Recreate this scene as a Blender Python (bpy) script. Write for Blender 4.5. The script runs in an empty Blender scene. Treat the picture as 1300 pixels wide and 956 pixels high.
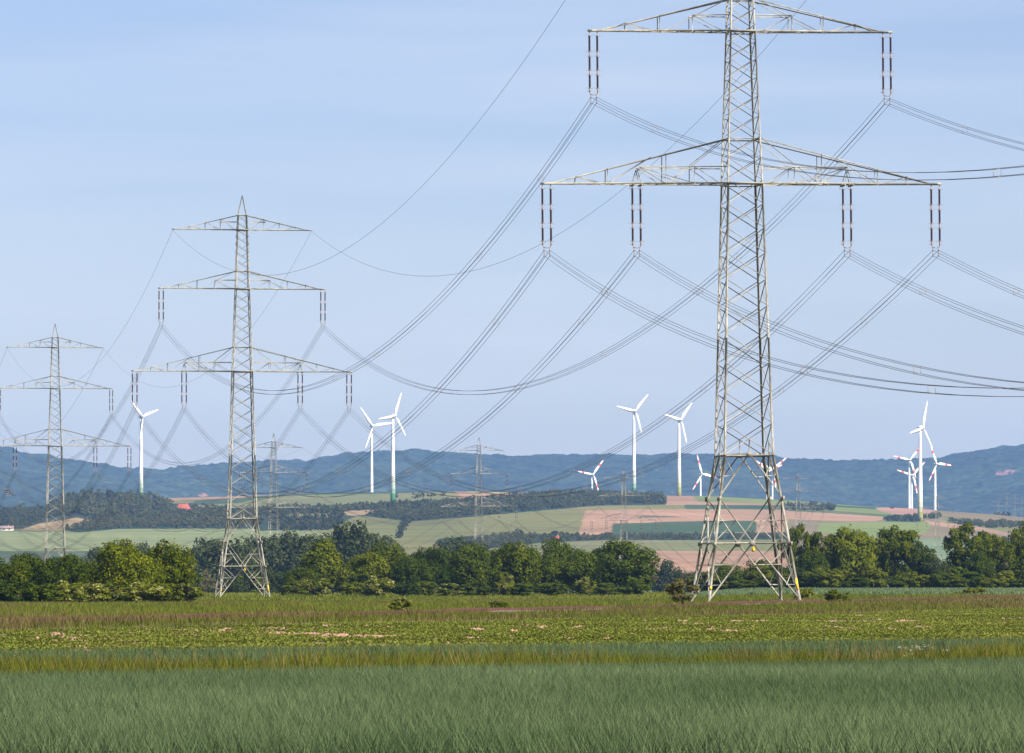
import bpy, math, random
import numpy as np
PI = math.pi
rng = np.random.default_rng(11)
F = 7200.0; CX = 650.0; HY = 732.5; CAMZ = 2.0
scene = bpy.context.scene
coll = scene.collection

# ------------------------------------------------------------------ helpers
def smooth(a, b, x):
    t = np.clip((np.asarray(x, float) - a) / (b - a), 0, 1)
    return t * t * (3 - 2 * t)

def hash2(ix, iy, seed):
    h = (ix.astype(np.int64) * 374761393 + iy.astype(np.int64) * 668265263 + seed * 974634777) & 0xFFFFFFFF
    h = ((h ^ (h >> 13)) * 1274126177) & 0xFFFFFFFF
    h = h ^ (h >> 16)
    return (h & 0xFFFFFF) / float(0xFFFFFF)

def vnoise(x, y, s, seed=0):
    x = np.asarray(x, float) / s; y = np.asarray(y, float) / s
    ix = np.floor(x).astype(np.int64); iy = np.floor(y).astype(np.int64)
    fx = x - ix; fy = y - iy
    fx = fx * fx * (3 - 2 * fx); fy = fy * fy * (3 - 2 * fy)
    a = hash2(ix, iy, seed); b = hash2(ix + 1, iy, seed)
    c = hash2(ix, iy + 1, seed); d = hash2(ix + 1, iy + 1, seed)
    return (a * (1 - fx) + b * fx) * (1 - fy) + (c * (1 - fx) + d * fx) * fy

def mesh_np(name, V, Fc, mats, midx=None, smooth_=False):
    """V (n,3), Fc (m,k) array with one face size, or a list of such arrays"""
    me = bpy.data.meshes.new(name)
    if not isinstance(Fc, (list, tuple)): Fc = [Fc]
    Fc = [f for f in Fc if len(f)]
    V = np.asarray(V, np.float32)
    me.vertices.add(len(V)); me.vertices.foreach_set('co', V.ravel())
    nl = sum(f.size for f in Fc); nf = sum(len(f) for f in Fc)
    me.loops.add(nl); me.polygons.add(nf)
    me.loops.foreach_set('vertex_index', np.concatenate([f.ravel() for f in Fc]).astype(np.int32))
    tot = np.concatenate([np.full(len(f), f.shape[1], np.int32) for f in Fc])
    st = np.concatenate([[0], np.cumsum(tot)[:-1]]).astype(np.int32)
    me.polygons.foreach_set('loop_start', st); me.polygons.foreach_set('loop_total', tot)
    if not isinstance(mats, (list, tuple)): mats = [mats]
    for m in mats: me.materials.append(m)
    if midx is not None: me.polygons.foreach_set('material_index', np.asarray(midx, np.int32))
    if smooth_: me.polygons.foreach_set('use_smooth', np.ones(nf, bool))
    me.update(calc_edges=True)
    return me

def link(name, data, parent=None, loc=None, rz=0):
    o = bpy.data.objects.new(name, data); coll.objects.link(o)
    if parent: o.parent = parent
    if loc is not None: o.location = loc
    if rz: o.rotation_euler = (0, 0, rz)
    return o

def tag(o, label=None, cat=None, group=None, kind=None):
    if label: o['label'] = label
    if cat: o['category'] = cat
    if group: o['group'] = group
    if kind: o['kind'] = kind
    return o

KIDS = {}
def child(name, data, parent, label=None):
    o = link(name, data, parent)
    KIDS.setdefault(parent.name, []).append(o)
    if label: o['label'] = label
    return o

def copy_tree(o, parent=None):
    c = o.copy(); coll.objects.link(c); c.parent = parent
    kids = KIDS.get(o.name, [])
    KIDS[c.name] = [copy_tree(k, c) for k in kids]
    return c

def attr(me, name, col):
    a = me.color_attributes.new(name, 'FLOAT_COLOR', 'POINT')
    c = np.ones((len(col), 4), np.float32); c[:, :3] = col
    a.data.foreach_set('color', c.ravel())

class MB:
    """collects faces of one mesh"""
    def __init__(s): s.V = []; s.Q = []; s.T = []; s.n = 0
    def add(s, V, Q=None, T=None):
        V = np.asarray(V, float)
        if Q is not None: s.Q.append(np.asarray(Q, int) + s.n)
        if T is not None: s.T.append(np.asarray(T, int) + s.n)
        s.V.append(V); s.n += len(V)
    def frame(s, a, b, up):
        a = np.asarray(a, float); b = np.asarray(b, float); d = b - a; L = np.linalg.norm(d); d = d / max(L, 1e-9)
        u = np.asarray(up, float); u = u - d * u.dot(d)
        if np.linalg.norm(u) < 1e-3:
            u = np.array([1., .3, 0]); u = u - d * u.dot(d)
        u /= np.linalg.norm(u); v = np.cross(d, u)
        return a, b, u, v
    def angle(s, a, b, w, u_dir, v_dir, t=None):
        """L-section bar: flanges run along u_dir and v_dir from the line a-b"""
        t = t or max(.012, w * .12)
        a, b, u, v = s.frame(a, b, u_dir)
        if np.dot(v, v_dir) < 0: v = -v
        P = [(0, 0), (w, 0), (w, t), (t, t), (t, w), (0, w)]
        V = [c + u * p + v * q for c in (a, b) for p, q in P]
        Q = [(i, (i + 1) % 6, 6 + (i + 1) % 6, 6 + i) for i in range(6)] + [(0, 1, 2, 3), (0, 3, 4, 5), (6, 9, 8, 7), (6, 11, 10, 9)]
        s.add(V, Q)
    def bar(s, a, b, w, h=None, up=(0, 0, 1)):
        h = h or w
        a, b, u, v = s.frame(a, b, up)
        P = [(-h / 2, -w / 2), (h / 2, -w / 2), (h / 2, w / 2), (-h / 2, w / 2)]
        V = [c + u * p + v * q for c in (a, b) for p, q in P]
        s.add(V, [(0, 1, 5, 4), (1, 2, 6, 5), (2, 3, 7, 6), (3, 0, 4, 7), (3, 2, 1, 0), (4, 5, 6, 7)])
    def tube(s, pts, radii, n=8, cap=True):
        pts = np.asarray(pts, float); m = len(pts)
        if np.isscalar(radii): radii = [radii] * m
        an = np.arange(n) * 2 * PI / n
        V = []
        for i in range(m):
            d = pts[min(i + 1, m - 1)] - pts[max(i - 1, 0)]
            d = d / max(np.linalg.norm(d), 1e-9)
            u = np.cross(d, (0.03, 1, 0.02)) if abs(d[2]) > .7 else np.cross(d, (0, 0, 1)); u /= np.linalg.norm(u)
            v = np.cross(d, u)
            V.append(pts[i] + radii[i] * (np.outer(np.cos(an), u) + np.outer(np.sin(an), v)))
        V = np.concatenate(V)
        i = np.arange(m - 1)[:, None] * n; j = np.arange(n)[None]; k = (j + 1) % n
        Q = np.stack([i + j, i + k, i + n + k, i + n + j], -1).reshape(-1, 4)
        T = None
        if cap:
            V = np.concatenate([V, pts[[0, -1]]]); c0 = m * n; jj = np.arange(n); kk = (jj + 1) % n
            T = np.concatenate([np.stack([kk, jj, np.full(n, c0)], -1), np.stack([(m - 1) * n + jj, (m - 1) * n + kk, np.full(n, c0 + 1)], -1)])
        s.add(V, Q, T)
    def mesh(s, name, mat, sm=False):
        Fc = []
        if s.Q: Fc.append(np.concatenate(s.Q))
        if s.T: Fc.append(np.concatenate(s.T))
        return mesh_np(name, np.concatenate(s.V), Fc, mat, smooth_=sm)

# ------------------------------------------------------------------ materials
K = .74
def kc(c): return tuple(v * K for v in c)
def new_mat(name, rough=.8, spec=.25):
    m = bpy.data.materials.new(name); m.use_nodes = True
    nt = m.node_tree; b = nt.nodes['Principled BSDF']
    b.inputs['Roughness'].default_value = rough
    b.inputs['Specular IOR Level'].default_value = spec
    return m, nt, b

def noisy_mat(name, c1, c2, scale, rough=.8, spec=.25, metal=0, detail=3, coord='Object'):
    if 'turbine' not in name and 'sign' not in name: c1, c2 = kc(c1), kc(c2)
    m, nt, b = new_mat(name, rough, spec)
    tc = nt.nodes.new('ShaderNodeTexCoord'); n = nt.nodes.new('ShaderNodeTexNoise'); n.inputs['Scale'].default_value = scale
    n.inputs['Detail'].default_value = detail
    r = nt.nodes.new('ShaderNodeValToRGB'); r.color_ramp.elements[0].position = .35; r.color_ramp.elements[1].position = .65
    r.color_ramp.elements[0].color = (*c1, 1); r.color_ramp.elements[1].color = (*c2, 1)
    nt.links.new(tc.outputs[coord], n.inputs['Vector']); nt.links.new(n.outputs['Fac'], r.inputs['Fac'])
    nt.links.new(r.outputs['Color'], b.inputs['Base Color']); b.inputs['Metallic'].default_value = metal
    return m

def leaf_mat(name, dark, light, trans=.32, hue_rand=.5):
    dark, light = kc(dark), kc(light)
    """foliage: per-leaf tone attribute, a little per-plant variation, some light passing through"""
    m, nt, b = new_mat(name, .75, .04)
    at = nt.nodes.new('ShaderNodeAttribute'); at.attribute_name = 'tone'
    oi = nt.nodes.new('ShaderNodeObjectInfo')
    mx = nt.nodes.new('ShaderNodeMix'); mx.data_type = 'RGBA'
    mx.inputs[6].default_value = (*dark, 1); mx.inputs[7].default_value = (*light, 1)
    ad = nt.nodes.new('ShaderNodeMath'); ad.operation = 'MULTIPLY_ADD'
    ad.inputs[1].default_value = hue_rand; 
    nt.links.new(oi.outputs['Random'], ad.inputs[0])
    sub = nt.nodes.new('ShaderNodeMath'); sub.operation = 'SUBTRACT'; sub.inputs[1].default_value = hue_rand / 2
    nt.links.new(at.outputs['Fac'], sub.inputs[0]); nt.links.new(sub.outputs[0], ad.inputs[2])
    cl = nt.nodes.new('ShaderNodeClamp'); nt.links.new(ad.outputs[0], cl.inputs['Value'])
    nt.links.new(cl.outputs[0], mx.inputs[0]); nt.links.new(mx.outputs[2], b.inputs['Base Color'])
    tr = nt.nodes.new('ShaderNodeBsdfTranslucent'); nt.links.new(mx.outputs[2], tr.inputs['Color'])
    ms = nt.nodes.new('ShaderNodeMixShader'); ms.inputs[0].default_value = trans
    nt.links.new(b.outputs[0], ms.inputs[1]); nt.links.new(tr.outputs[0], ms.inputs[2])
    nt.links.new(ms.outputs[0], nt.nodes['Material Output'].inputs['Surface'])
    return m

def attr_mat(name, scale, amount=.35, rough=.95, fine=None):
    m, nt, b = new_mat(name, rough, .1)
    at = nt.nodes.new('ShaderNodeAttribute'); at.attribute_name = 'Col'
    tc = nt.nodes.new('ShaderNodeTexCoord')
    prev = at.outputs['Color']
    for sc, am in [(scale, amount)] + ([fine] if fine else []):
        n = nt.nodes.new('ShaderNodeTexNoise'); n.inputs['Scale'].default_value = sc; n.inputs['Detail'].default_value = 6
        nt.links.new(tc.outputs['Object'], n.inputs['Vector'])
        mr = nt.nodes.new('ShaderNodeMapRange'); mr.inputs[1].default_value = .3; mr.inputs[2].default_value = .7
        mr.inputs[3].default_value = 1 - am; mr.inputs[4].default_value = 1 + am
        nt.links.new(n.outputs['Fac'], mr.inputs[0])
        vm = nt.nodes.new('ShaderNodeVectorMath'); vm.operation = 'SCALE'
        nt.links.new(prev, vm.inputs[0]); nt.links.new(mr.outputs[0], vm.inputs['Scale']); prev = vm.outputs[0]
    nt.links.new(prev, b.inputs['Base Color'])
    return m

M = {}
M['steel'] = noisy_mat('painted_steel', (.25, .235, .185), (.44, .43, .365), 1.7, .55, .4, .1)
M['steel_far'] = noisy_mat('weathered_steel', (.50, .47, .40), (.58, .55, .48), .9, .6, .3)
M['insul'] = noisy_mat('brown_porcelain', (.030, .010, .014), (.045, .016, .020), 3, .25, .5)
M['fitting'] = noisy_mat('galvanised_fitting', (.36, .27, .24), (.46, .38, .34), 4, .5, .5, .2)
M['wire'] = noisy_mat('aged_aluminium_rope', (.10, .10, .11), (.15, .15, .16), .05, .6, .4, .3)
M['white'] = noisy_mat('white_turbine_paint', (.80, .80, .78), (.86, .86, .84), .1, .4, .4)
M['red'] = noisy_mat('red_turbine_paint', (.72, .06, .06), (.80, .09, .08), .3, .45, .4)
M['yellow'] = noisy_mat('yellow_sign_enamel', (.85, .50, .01), (.90, .56, .02), 2, .4, .4)
M['black'] = noisy_mat('black_sign_print', (.02, .02, .02), (.03, .03, .03), 2, .5, .4)
M['bark'] = noisy_mat('grey_brown_bark', (.11, .08, .06), (.20, .16, .12), 2.5, .9, .1)
M['leaf_green'] = leaf_mat('sunny_maple_leaves', (.032, .062, .004), (.215, .245, .010))
M['leaf_dark'] = leaf_mat('dark_green_leaves', (.026, .056, .006), (.135, .175, .011))
M['leaf_elder'] = leaf_mat('elder_leaves', (.065, .10, .010), (.22, .24, .016))
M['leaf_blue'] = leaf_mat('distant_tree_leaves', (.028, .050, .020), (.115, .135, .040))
M['leaf_far'] = leaf_mat('hill_wood_leaves', (.032, .046, .018), (.165, .165, .055), .2)
M['leaf_pale'] = leaf_mat('pale_willow_leaves', (.12, .12, .06), (.24, .22, .12))
M['leaf_rust'] = leaf_mat('reddish_seed_leaves', (.07, .085, .02), (.24, .21, .08))
M['blossom'] = leaf_mat('cream_blossom', (.28, .30, .07), (.52, .50, .20), .3)
M['wheat'] = leaf_mat('blue_green_wheat', (.052, .100, .038), (.20, .27, .125), .25, 0)
M['verge'] = leaf_mat('tall_verge_grass', (.08, .105, .010), (.24, .255, .035), .35, 0)
M['beet'] = leaf_mat('beet_leaves', (.095, .13, .016), (.31, .345, .062), .3, 0)
M['grass'] = leaf_mat('rough_meadow_grass', (.085, .125, .012), (.28, .295, .048), .35, 0)
M['drygrass'] = leaf_mat('dry_brown_grass', (.125, .105, .035), (.27, .215, .085), .3, 0)
M['roof_red'] = noisy_mat('red_roof_tiles', (.42, .10, .075), (.52, .15, .11), .5, .8, .1)
M['render'] = noisy_mat('pale_house_render', (.60, .56, .48), (.70, .66, .58), .3, .9, .1)
M['roof_grey'] = noisy_mat('grey_roof_tiles', (.30, .22, .20), (.38, .28, .25), .5, .8, .1)
M['glass'] = noisy_mat('dark_window_glass', (.04, .05, .06), (.06, .07, .08), .5, .2, .5)
M['rail'] = noisy_mat('rusty_rail', (.075, .028, .020), (.12, .045, .032), 1, .7, .3)
M['ballast'] = noisy_mat('brown_track_ballast', (.10, .065, .05), (.24, .17, .13), 2.5, .95, .1, detail=8)
M['sleeper'] = noisy_mat('concrete_sleeper', (.25, .20, .17), (.32, .27, .24), 3, .9, .1)
M['ground'] = attr_mat('meadow_soil', .05, .25, fine=(1.5, .25))
M['hillside'] = attr_mat('hillside_fields', .012, .12, fine=(.10, .08))
M['hills'] = attr_mat('wooded_hills', .004, .25, fine=(.05, .35))

def tower_paint(name, green):
    """white turbine tower with stepped green bands round its foot (height above ground, metres)"""
    m, nt, b = new_mat(name, .4, .4)
    tc = nt.nodes.new('ShaderNodeTexCoord'); sx = nt.nodes.new('ShaderNodeSeparateXYZ')
    nt.links.new(tc.outputs['Object'], sx.inputs[0])
    mr = nt.nodes.new('ShaderNodeMapRange'); mr.inputs[1].default_value = 0; mr.inputs[2].default_value = 30
    nt.links.new(sx.outputs['Z'], mr.inputs[0])
    r = nt.nodes.new('ShaderNodeValToRGB'); r.color_ramp.interpolation = 'CONSTANT'
    e = r.color_ramp.elements
    w = np.array((.83, .83, .81)); g = np.array(green)
    e[0].position = 0; e[0].color = (*g, 1)
    for i, p in enumerate((.28, .42, .56, .70)):
        q = e.new(p); q.color = (*(g + (w - g) * (i + 1) / 5), 1)
    e[-1].position = .86; e[-1].color = (*w, 1)
    nt.links.new(mr.outputs[0], r.inputs[0]); nt.links.new(r.outputs[0], b.inputs['Base Color'])
    return m
M['tower_green'] = tower_paint('green_banded_tower', (.06, .20, .07))
M['tower_olive'] = tower_paint('olive_banded_tower', (.26, .29, .09))

# ------------------------------------------------------------------ terrain
YR_X = [-3000, -400, 0, 60, 100, 180, 230, 300, 370, 450, 600, 700, 840, 900, 1000, 1060, 1100, 1170, 1200, 1260, 1300, 1700, 4000]
YR_Y = [650, 645, 645, 641, 634, 633, 632, 630, 627, 625, 624, 626, 629, 630, 635, 640, 643, 646, 649, 653, 657, 665, 660]
SK = [(-3000, 590), (-300, 575), (0, 567.6), (12, 568), (38, 577), (63, 578), (85, 583), (120, 588), (137, 590), (150, 594), (183, 595), (213, 596.5),
      (226, 593), (251, 591.5), (280, 588), (330, 586), (353, 585), (391, 584.5), (406, 581.5), (443, 575.7), (481, 572), (506, 571.5), (530, 571.5),
      (575, 574), (607, 576.6), (651, 578.8), (680, 578), (716, 576.6), (743, 576), (805, 579), (837, 578), (874, 575.5), (906, 576.6), (987, 580.4), (1006, 582),
      (1038, 584), (1075, 585), (1107, 584.5), (1145, 583.6), (1185, 582), (1201, 579), (1232, 574), (1264, 568.8), (1300, 565.4), (1600, 560), (4000, 590)]
FR_D = [2530, 2900, 3300, 3900, 4500, 5100, 5500]
FR_F = [-.25, 0, .22, .5, .72, .9, 1.0]
RIDGE = 5500.; FAR = 13500.
def yridge(p): return np.interp(p, YR_X, YR_Y)
def ysky(p): return np.interp(p, [a for a, _ in SK], [b for _, b in SK])
def H(x, y):
    x = np.asarray(x, float); y = np.asarray(y, float); d = np.maximum(y, 30.)
    p = CX + F * x / d
    u = x / d
    wl = 1 - smooth(.020, .046, u)
    near = -1.0 * wl * smooth(250, 800, y) + .25 * (1 - wl) * smooth(550, 900, y)
    near = near + (vnoise(x, y, 14, 3) - .5) * .10 * smooth(120, 170, y) + (vnoise(x, y, 60, 4) - .5) * .2 * smooth(300, 500, y)
    valley = np.interp(d, [900, 1113, 1460, 1900, 2300, 2530], [-1.0, -3.3, -6.6, -6.6, -4.6, -3.0])
    vw = smooth(850, 1113, y)
    z = near * (1 - vw) + valley * vw
    yr = yridge(p)
    yi = 722 + (yr - 722) * np.interp(d, FR_D, FR_F)
    hz = CAMZ + (HY - yi) * d / F
    z = np.where(y > 2530, hz + (z - hz) * (1 - smooth(2530, 2700, y)), z)
    zr = CAMZ + (HY - yr) * RIDGE / F
    back = zr + (30 - zr) * smooth(5560, 7400, y)
    z = np.where(y > RIDGE, back, z)
    zf = CAMZ + (HY - ysky(p)) * FAR / F
    t = np.clip((y - 9300) / (FAR - 9300), 0, 1)
    fold = (vnoise(x, y, 900, 7) - .5) * 90 + (vnoise(x, y, 420, 8) - .5) * 50
    fz = 30 + (zf - 30) * (t ** .85) + fold * t * (1 - t) * 3.2
    fz = np.where(y > FAR, zf - (y - FAR) * .06, fz)
    fz = fz + np.where(t > .05, (vnoise(x, y, 11, 9) - .5) * 7 + (vnoise(x, y, 30, 19) - .5) * 8, 0)
    return np.where(y > 9300, fz, z)

DS = np.concatenate([np.geomspace(50, 2600, 900), np.arange(2605, 5600, 5)])
def hit(p, yp):
    """the ground point seen at photo position (p, yp)"""
    x = (p - CX) * DS / F; yi = HY - (H(x, DS) - CAMZ) * F / DS
    k = np.nonzero(yi <= yp)[0]
    i = k[0] if len(k) else len(DS) - 1
    return float(x[i]), float(DS[i]), float(H(x[i], DS[i]))
def at(p, D): 
    x = (p - CX) * D / F
    return x, D, float(H(x, D))
def zat(yp, D): return CAMZ + (HY - yp) * D / F

def inpoly(px, py, poly):
    inside = np.zeros(px.shape, bool); n = len(poly); j = n - 1
    for i in range(n):
        xi, yi = poly[i]; xj, yj = poly[j]
        c = ((yi > py) != (yj > py)) & (px < (xj - xi) * (py - yi) / (yj - yi + 1e-12) + xi)
        inside ^= c; j = i
    return inside

# field boundaries running obliquely across the foreground (y = a + b x)
def LA(x): return 95.8 + .971 * x          # front wheat | grassy verge
def LB(x): return LA(x) + 3.6              # verge | second wheat strip
def LC(x): return 125.6 + .966 * x         # wheat | beet field
def LD(x): return 260.8 + 2.94 * x          # beet field | rough grass
def track_y(x): return 328.5 + 4.563 * x   # railway centre line
def track_dist(x, y): return (y - track_y(x)) / math.hypot(1, 4.563)

def grid(name, rows, mat, colfn, frame_cols=560):
    u = np.concatenate([np.linspace(-.75, -.112, 45)[:-1], np.linspace(-.112, .112, frame_cols), np.linspace(.112, .75, 45)[1:]])
    R, U = np.meshgrid(rows, u, indexing='ij')
    X = U * np.maximum(R, 40.); Y = R
    Z = H(X, Y)
    V = np.stack([X, Y, Z], -1).reshape(-1, 3)
    nr, nc = R.shape
    i = np.arange(nr - 1)[:, None] * nc; j = np.arange(nc - 1)[None]
    Q = np.stack([i + j, i + j + 1, i + nc + j + 1, i + nc + j], -1).reshape(-1, 4)
    me = mesh_np(name, V, Q, mat, smooth_=True)
    attr(me, 'Col', colfn(X, Y, Z).reshape(-1, 3) * K)
    o = link(name, me); o['kind'] = 'structure'
    return o

def bare(x, y):
    """1 where the beet field has bare soil"""
    n = vnoise(x + y * .2, y * .22, 2.6, 21) * .45 + vnoise(x, y * .2, .6, 22) * .55
    mid = np.exp(-((y - (LC(x) + (LD(x) - LC(x)) * .66)) / 26.) ** 2)
    return n - .16 * mid < .27

def col_near(X, Y, Z):
    soil = np.array((.50, .31, .22)); g = np.array((.085, .105, .022)); dg = np.array((.05, .075, .03))
    c = np.zeros(X.shape + (3,)); c[:] = g
    c[Y < LC(X)] = dg
    b = (Y >= LC(X)) & (Y < LD(X)); c[b] = soil * .25 + g * .75
    bb = b & bare(X, Y); c[bb] = soil
    br = (Y >= LD(X)) & (track_dist(X, Y) < 3); c[br] = (.15, .115, .06)
    # crop strip beyond the track on the right: blue-green
    p = CX + F * X / np.maximum(Y, 30)
    teal = (Y > 575) & (Y < 900) & (X > .03 * Y); c[teal] = (.085, .13, .075)
    val = Y > 900; c[val] = (.10, .13, .05)
    n = vnoise(X, Y, 25, 31)[..., None]; n2 = vnoise(X, Y, 7, 32)[..., None]
    c = np.where(b[..., None] | (Y < LC(X))[..., None], c, c * (.8 + .4 * n) + np.array((.05, .02, .0)) * (n2 - .4) * .7)
    return np.clip(c, .005, 1)

PG = (.235, .265, .115); ME = (.190, .190, .066); PK = (.40, .245, .155); OB = (.23, .185, .105)
DG = (.060, .105, .045); BG = (.20, .245, .070); TN = (.38, .27, .14); WO = (.035, .055, .03); YG = (.20, .21, .09); RS = (.44, .25, .19)
FIELDS = [
 (ME, [(-900, 600), (2200, 600), (2200, 760), (-900, 760)]),
 (WO, [(-900, 600), (330, 600), (330, 671), (-900, 673)]),
 ((.10, .125, .065), [(-900, 697), (300, 697), (300, 760), (-900, 760)]),
 (PG, [(-900, 676), (28, 675), (103, 676), (150, 671.5), (250, 670.5), (300, 671.5), (360, 674), (400, 675), (415, 679), (405, 700), (-900, 699)]),
 (TN, [(26, 673), (48, 665), (75, 661), (98, 657), (113, 660), (119, 664), (126, 667.5), (100, 671), (80, 673)]),
 (WO, [(80, 673), (100, 669), (150, 667), (300, 668), (300, 671), (150, 671.5), (102, 676)]),
 (YG, [(135, 666), (158, 664.5), (160, 667), (140, 668)]),
 (YG, [(150, 640), (205, 640), (560, 628), (700, 620), (700, 600), (0, 600)]),
 (PK, [(190, 634), (205, 631), (300, 629.5), (360, 626), (410, 624), (410, 626.6), (300, 632.5), (210, 636)]),
 (DG, [(245, 635.5), (300, 632.5), (345, 628), (420, 625.5), (560, 623), (560, 625), (400, 628.5), (345, 631), (300, 639), (250, 640.5)]),
 (YG, [(345, 631), (400, 628), (560, 625), (585, 624), (582, 634), (500, 638.5), (450, 641), (330, 647), (250, 648), (250, 641), (300, 639)]),
 (WO, [(300, 644), (450, 640), (500, 638), (600, 632), (740, 626), (842, 626), (845, 640.5), (760, 642), (700, 647), (600, 656), (520, 662), (470, 656), (452, 655), (420, 672), (330, 674)]),
 (ME, [(355, 652), (425, 652), (425, 659), (395, 658), (360, 656)]),
 (TN, [(436, 649), (488, 646.3), (492, 647.5), (462, 653.5), (450, 655), (436, 654)]),
 (PK, [(574, 624), (582, 623), (600, 625.8), (690, 625.5), (682, 628.5), (640, 631), (620, 632), (612, 634), (604, 633), (590, 635.5)]),
 ((.34, .36, .15), [(582, 622), (760, 622), (760, 625.4), (640, 626), (600, 626)]),
 (YG, [(600, 684), (700, 688), (760, 686.5), (905, 685), (905, 700), (600, 702)]),
 (PK, [(807, 699.5), (892, 699.5), (1000, 699.5), (1000, 740), (790, 740)]),
 (WO, [(555, 684), (600, 680), (655, 678), (760, 677.5), (905, 675.5), (1000, 676), (1000, 685), (760, 686.3), (690, 689), (600, 699), (552, 700)]),
 (PK, [(743, 647.5), (800, 646.5), (1000, 646), (1060, 652), (1130, 656), (1112, 661.5), (1000, 660), (995, 676), (780, 677.5), (734, 680)]),
 (DG, [(778, 665), (850, 662.5), (905, 661), (960, 661), (960, 675.5), (776, 678)]),
 ((.115, .13, .075), [(811, 655.2), (820, 654.4), (860, 656), (866, 657), (812, 657)]),
 (ME, [(745, 643), (845, 641), (1000, 641), (1000, 647), (800, 646.5), (742, 648)]),
 (PK, [(842, 628), (900, 628.5), (1000, 633), (1000, 642), (845, 641)]),
 (DG, [(870, 641), (1000, 641.5), (1000, 646.3), (870, 646.3)]),
 (BG, [(877, 628), (940, 630), (1000, 634), (1060, 639), (1130, 643.5), (1145, 654), (1060, 648), (1000, 641), (950, 638.5), (887, 637)]),
 (DG, [(1055, 641), (1110, 644), (1130, 646), (1125, 647.5), (1055, 643.5)]),
 ((.10, .14, .06), [(1000, 646.5), (1060, 648.5), (1110, 652), (1138, 655), (1132, 657), (1060, 652), (1000, 648.5)]),
 (OB, [(1000, 660.5), (1112, 661.5), (1300, 664), (1300, 700), (1000, 700)]),
 (BG, [(1040, 664), (1150, 662.5), (1185, 664), (1175, 677), (1100, 684), (1040, 676)]),
 (OB, [(1186, 645), (1300, 650), (2200, 650), (2200, 690), (1296, 682), (1170, 660)]),
 (ME, [(1196, 655), (1240, 659), (1296, 671), (1296, 676), (1250, 674), (1200, 664)]),
 (PK, [(1168, 659), (1185, 662.5), (1240, 668.5), (1300, 680), (1300, 684), (1240, 674), (1185, 667)]),
 (RS, [(1112, 645), (1140, 643.5), (1184, 647), (1186, 653), (1160, 654), (1138, 653), (1118, 649)]),
 (WO, [(1122, 656), (1140, 653), (1165, 656), (1170, 663), (1125, 662)]),
 ((.17, .235, .125), [(1150, 684), (1200, 682.5), (1300, 686), (2200, 686), (2200, 740), (1080, 740)]),
]
def col_hill(X, Y, Z):
    p = CX + F * X / Y; yi = HY - (Z - CAMZ) * F / Y
    jp = p + (vnoise(X, Y, 30, 41) - .5) * 3.0; jy = yi + (vnoise(X, Y, 40, 42) - .5) * .6
    c = np.zeros(X.shape + (3,)); c[:] = (.10, .13, .05)
    on = (Y > 2530) & (Y <= 5600)
    for colr, poly in FIELDS:
        c[inpoly(jp, jy, poly) & on] = colr
    c[Y > 5600] = (.06, .09, .04)
    n = vnoise(X * 2.2, Y * .6, 160, 43)[..., None]; n2 = vnoise(X, Y, 60, 44)[..., None]
    c = c * (.86 + .28 * n) * (.94 + .12 * n2)
    c[..., 0] += (vnoise(X * 1.5, Y * .4, 110, 45) - .5) * .025
    sel = vnoise(X, Y, 420, 46) > .5                      # tramlines and plough lines
    ln = np.where(sel, np.sin((X + .10 * Y) / 3.1), np.sin((X * .25 + Y) / 17.))
    c = c * (1 + .055 * ln * (vnoise(X, Y, 200, 47) > .35))[..., None]
    # drill rows of the fields
    return np.clip(c, .005, 1)
def col_far(X, Y, Z):
    base = np.array((.036, .052, .032)); c = np.zeros(X.shape + (3,)); c[:] = base
    n = vnoise(X, Y, 700, 51); n2 = vnoise(X, Y, 250, 52); n3 = vnoise(X, Y, 22, 53)
    c = c * (.7 + .6 * n[..., None]) * (.45 + 1.1 * n3[..., None])
    cl = (n2 > .80) & (n > .5); c[cl] = (.055, .072, .038)
    p = CX + F * X / Y; yi = HY - (Z - CAMZ) * F / Y
    for (a, b, w, h) in [(1271, 601, 9, 2.4), (1282, 597.5, 6, 1.6), (258, 629, 7, 1.6)]:
        c[((p - a) / w) ** 2 + ((yi - b) / h) ** 2 < .5 + .8 * n3] = (.34, .17, .14)
    c[Y < 9300] = (.08, .11, .05)
    return np.clip(c, .004, 1)

rows_near = np.concatenate([np.linspace(-400, 40, 12)[:-1], np.linspace(40, 120, 60)[:-1], np.geomspace(120, 2600, 330)])
rows_hill = np.concatenate([[2600], np.linspace(2609, 5620, 400), np.linspace(5650, 9300, 60)])
rows_far = np.concatenate([[9300], np.linspace(9318, 13620, 300), [13800, 14500, 16000]])
grid('ground', rows_near, M['ground'], col_near, 420)
grid('hillside', rows_hill, M['hillside'], col_hill, 760)
grid('distant_hills', rows_far, M['hills'], col_far, 900)

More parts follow.
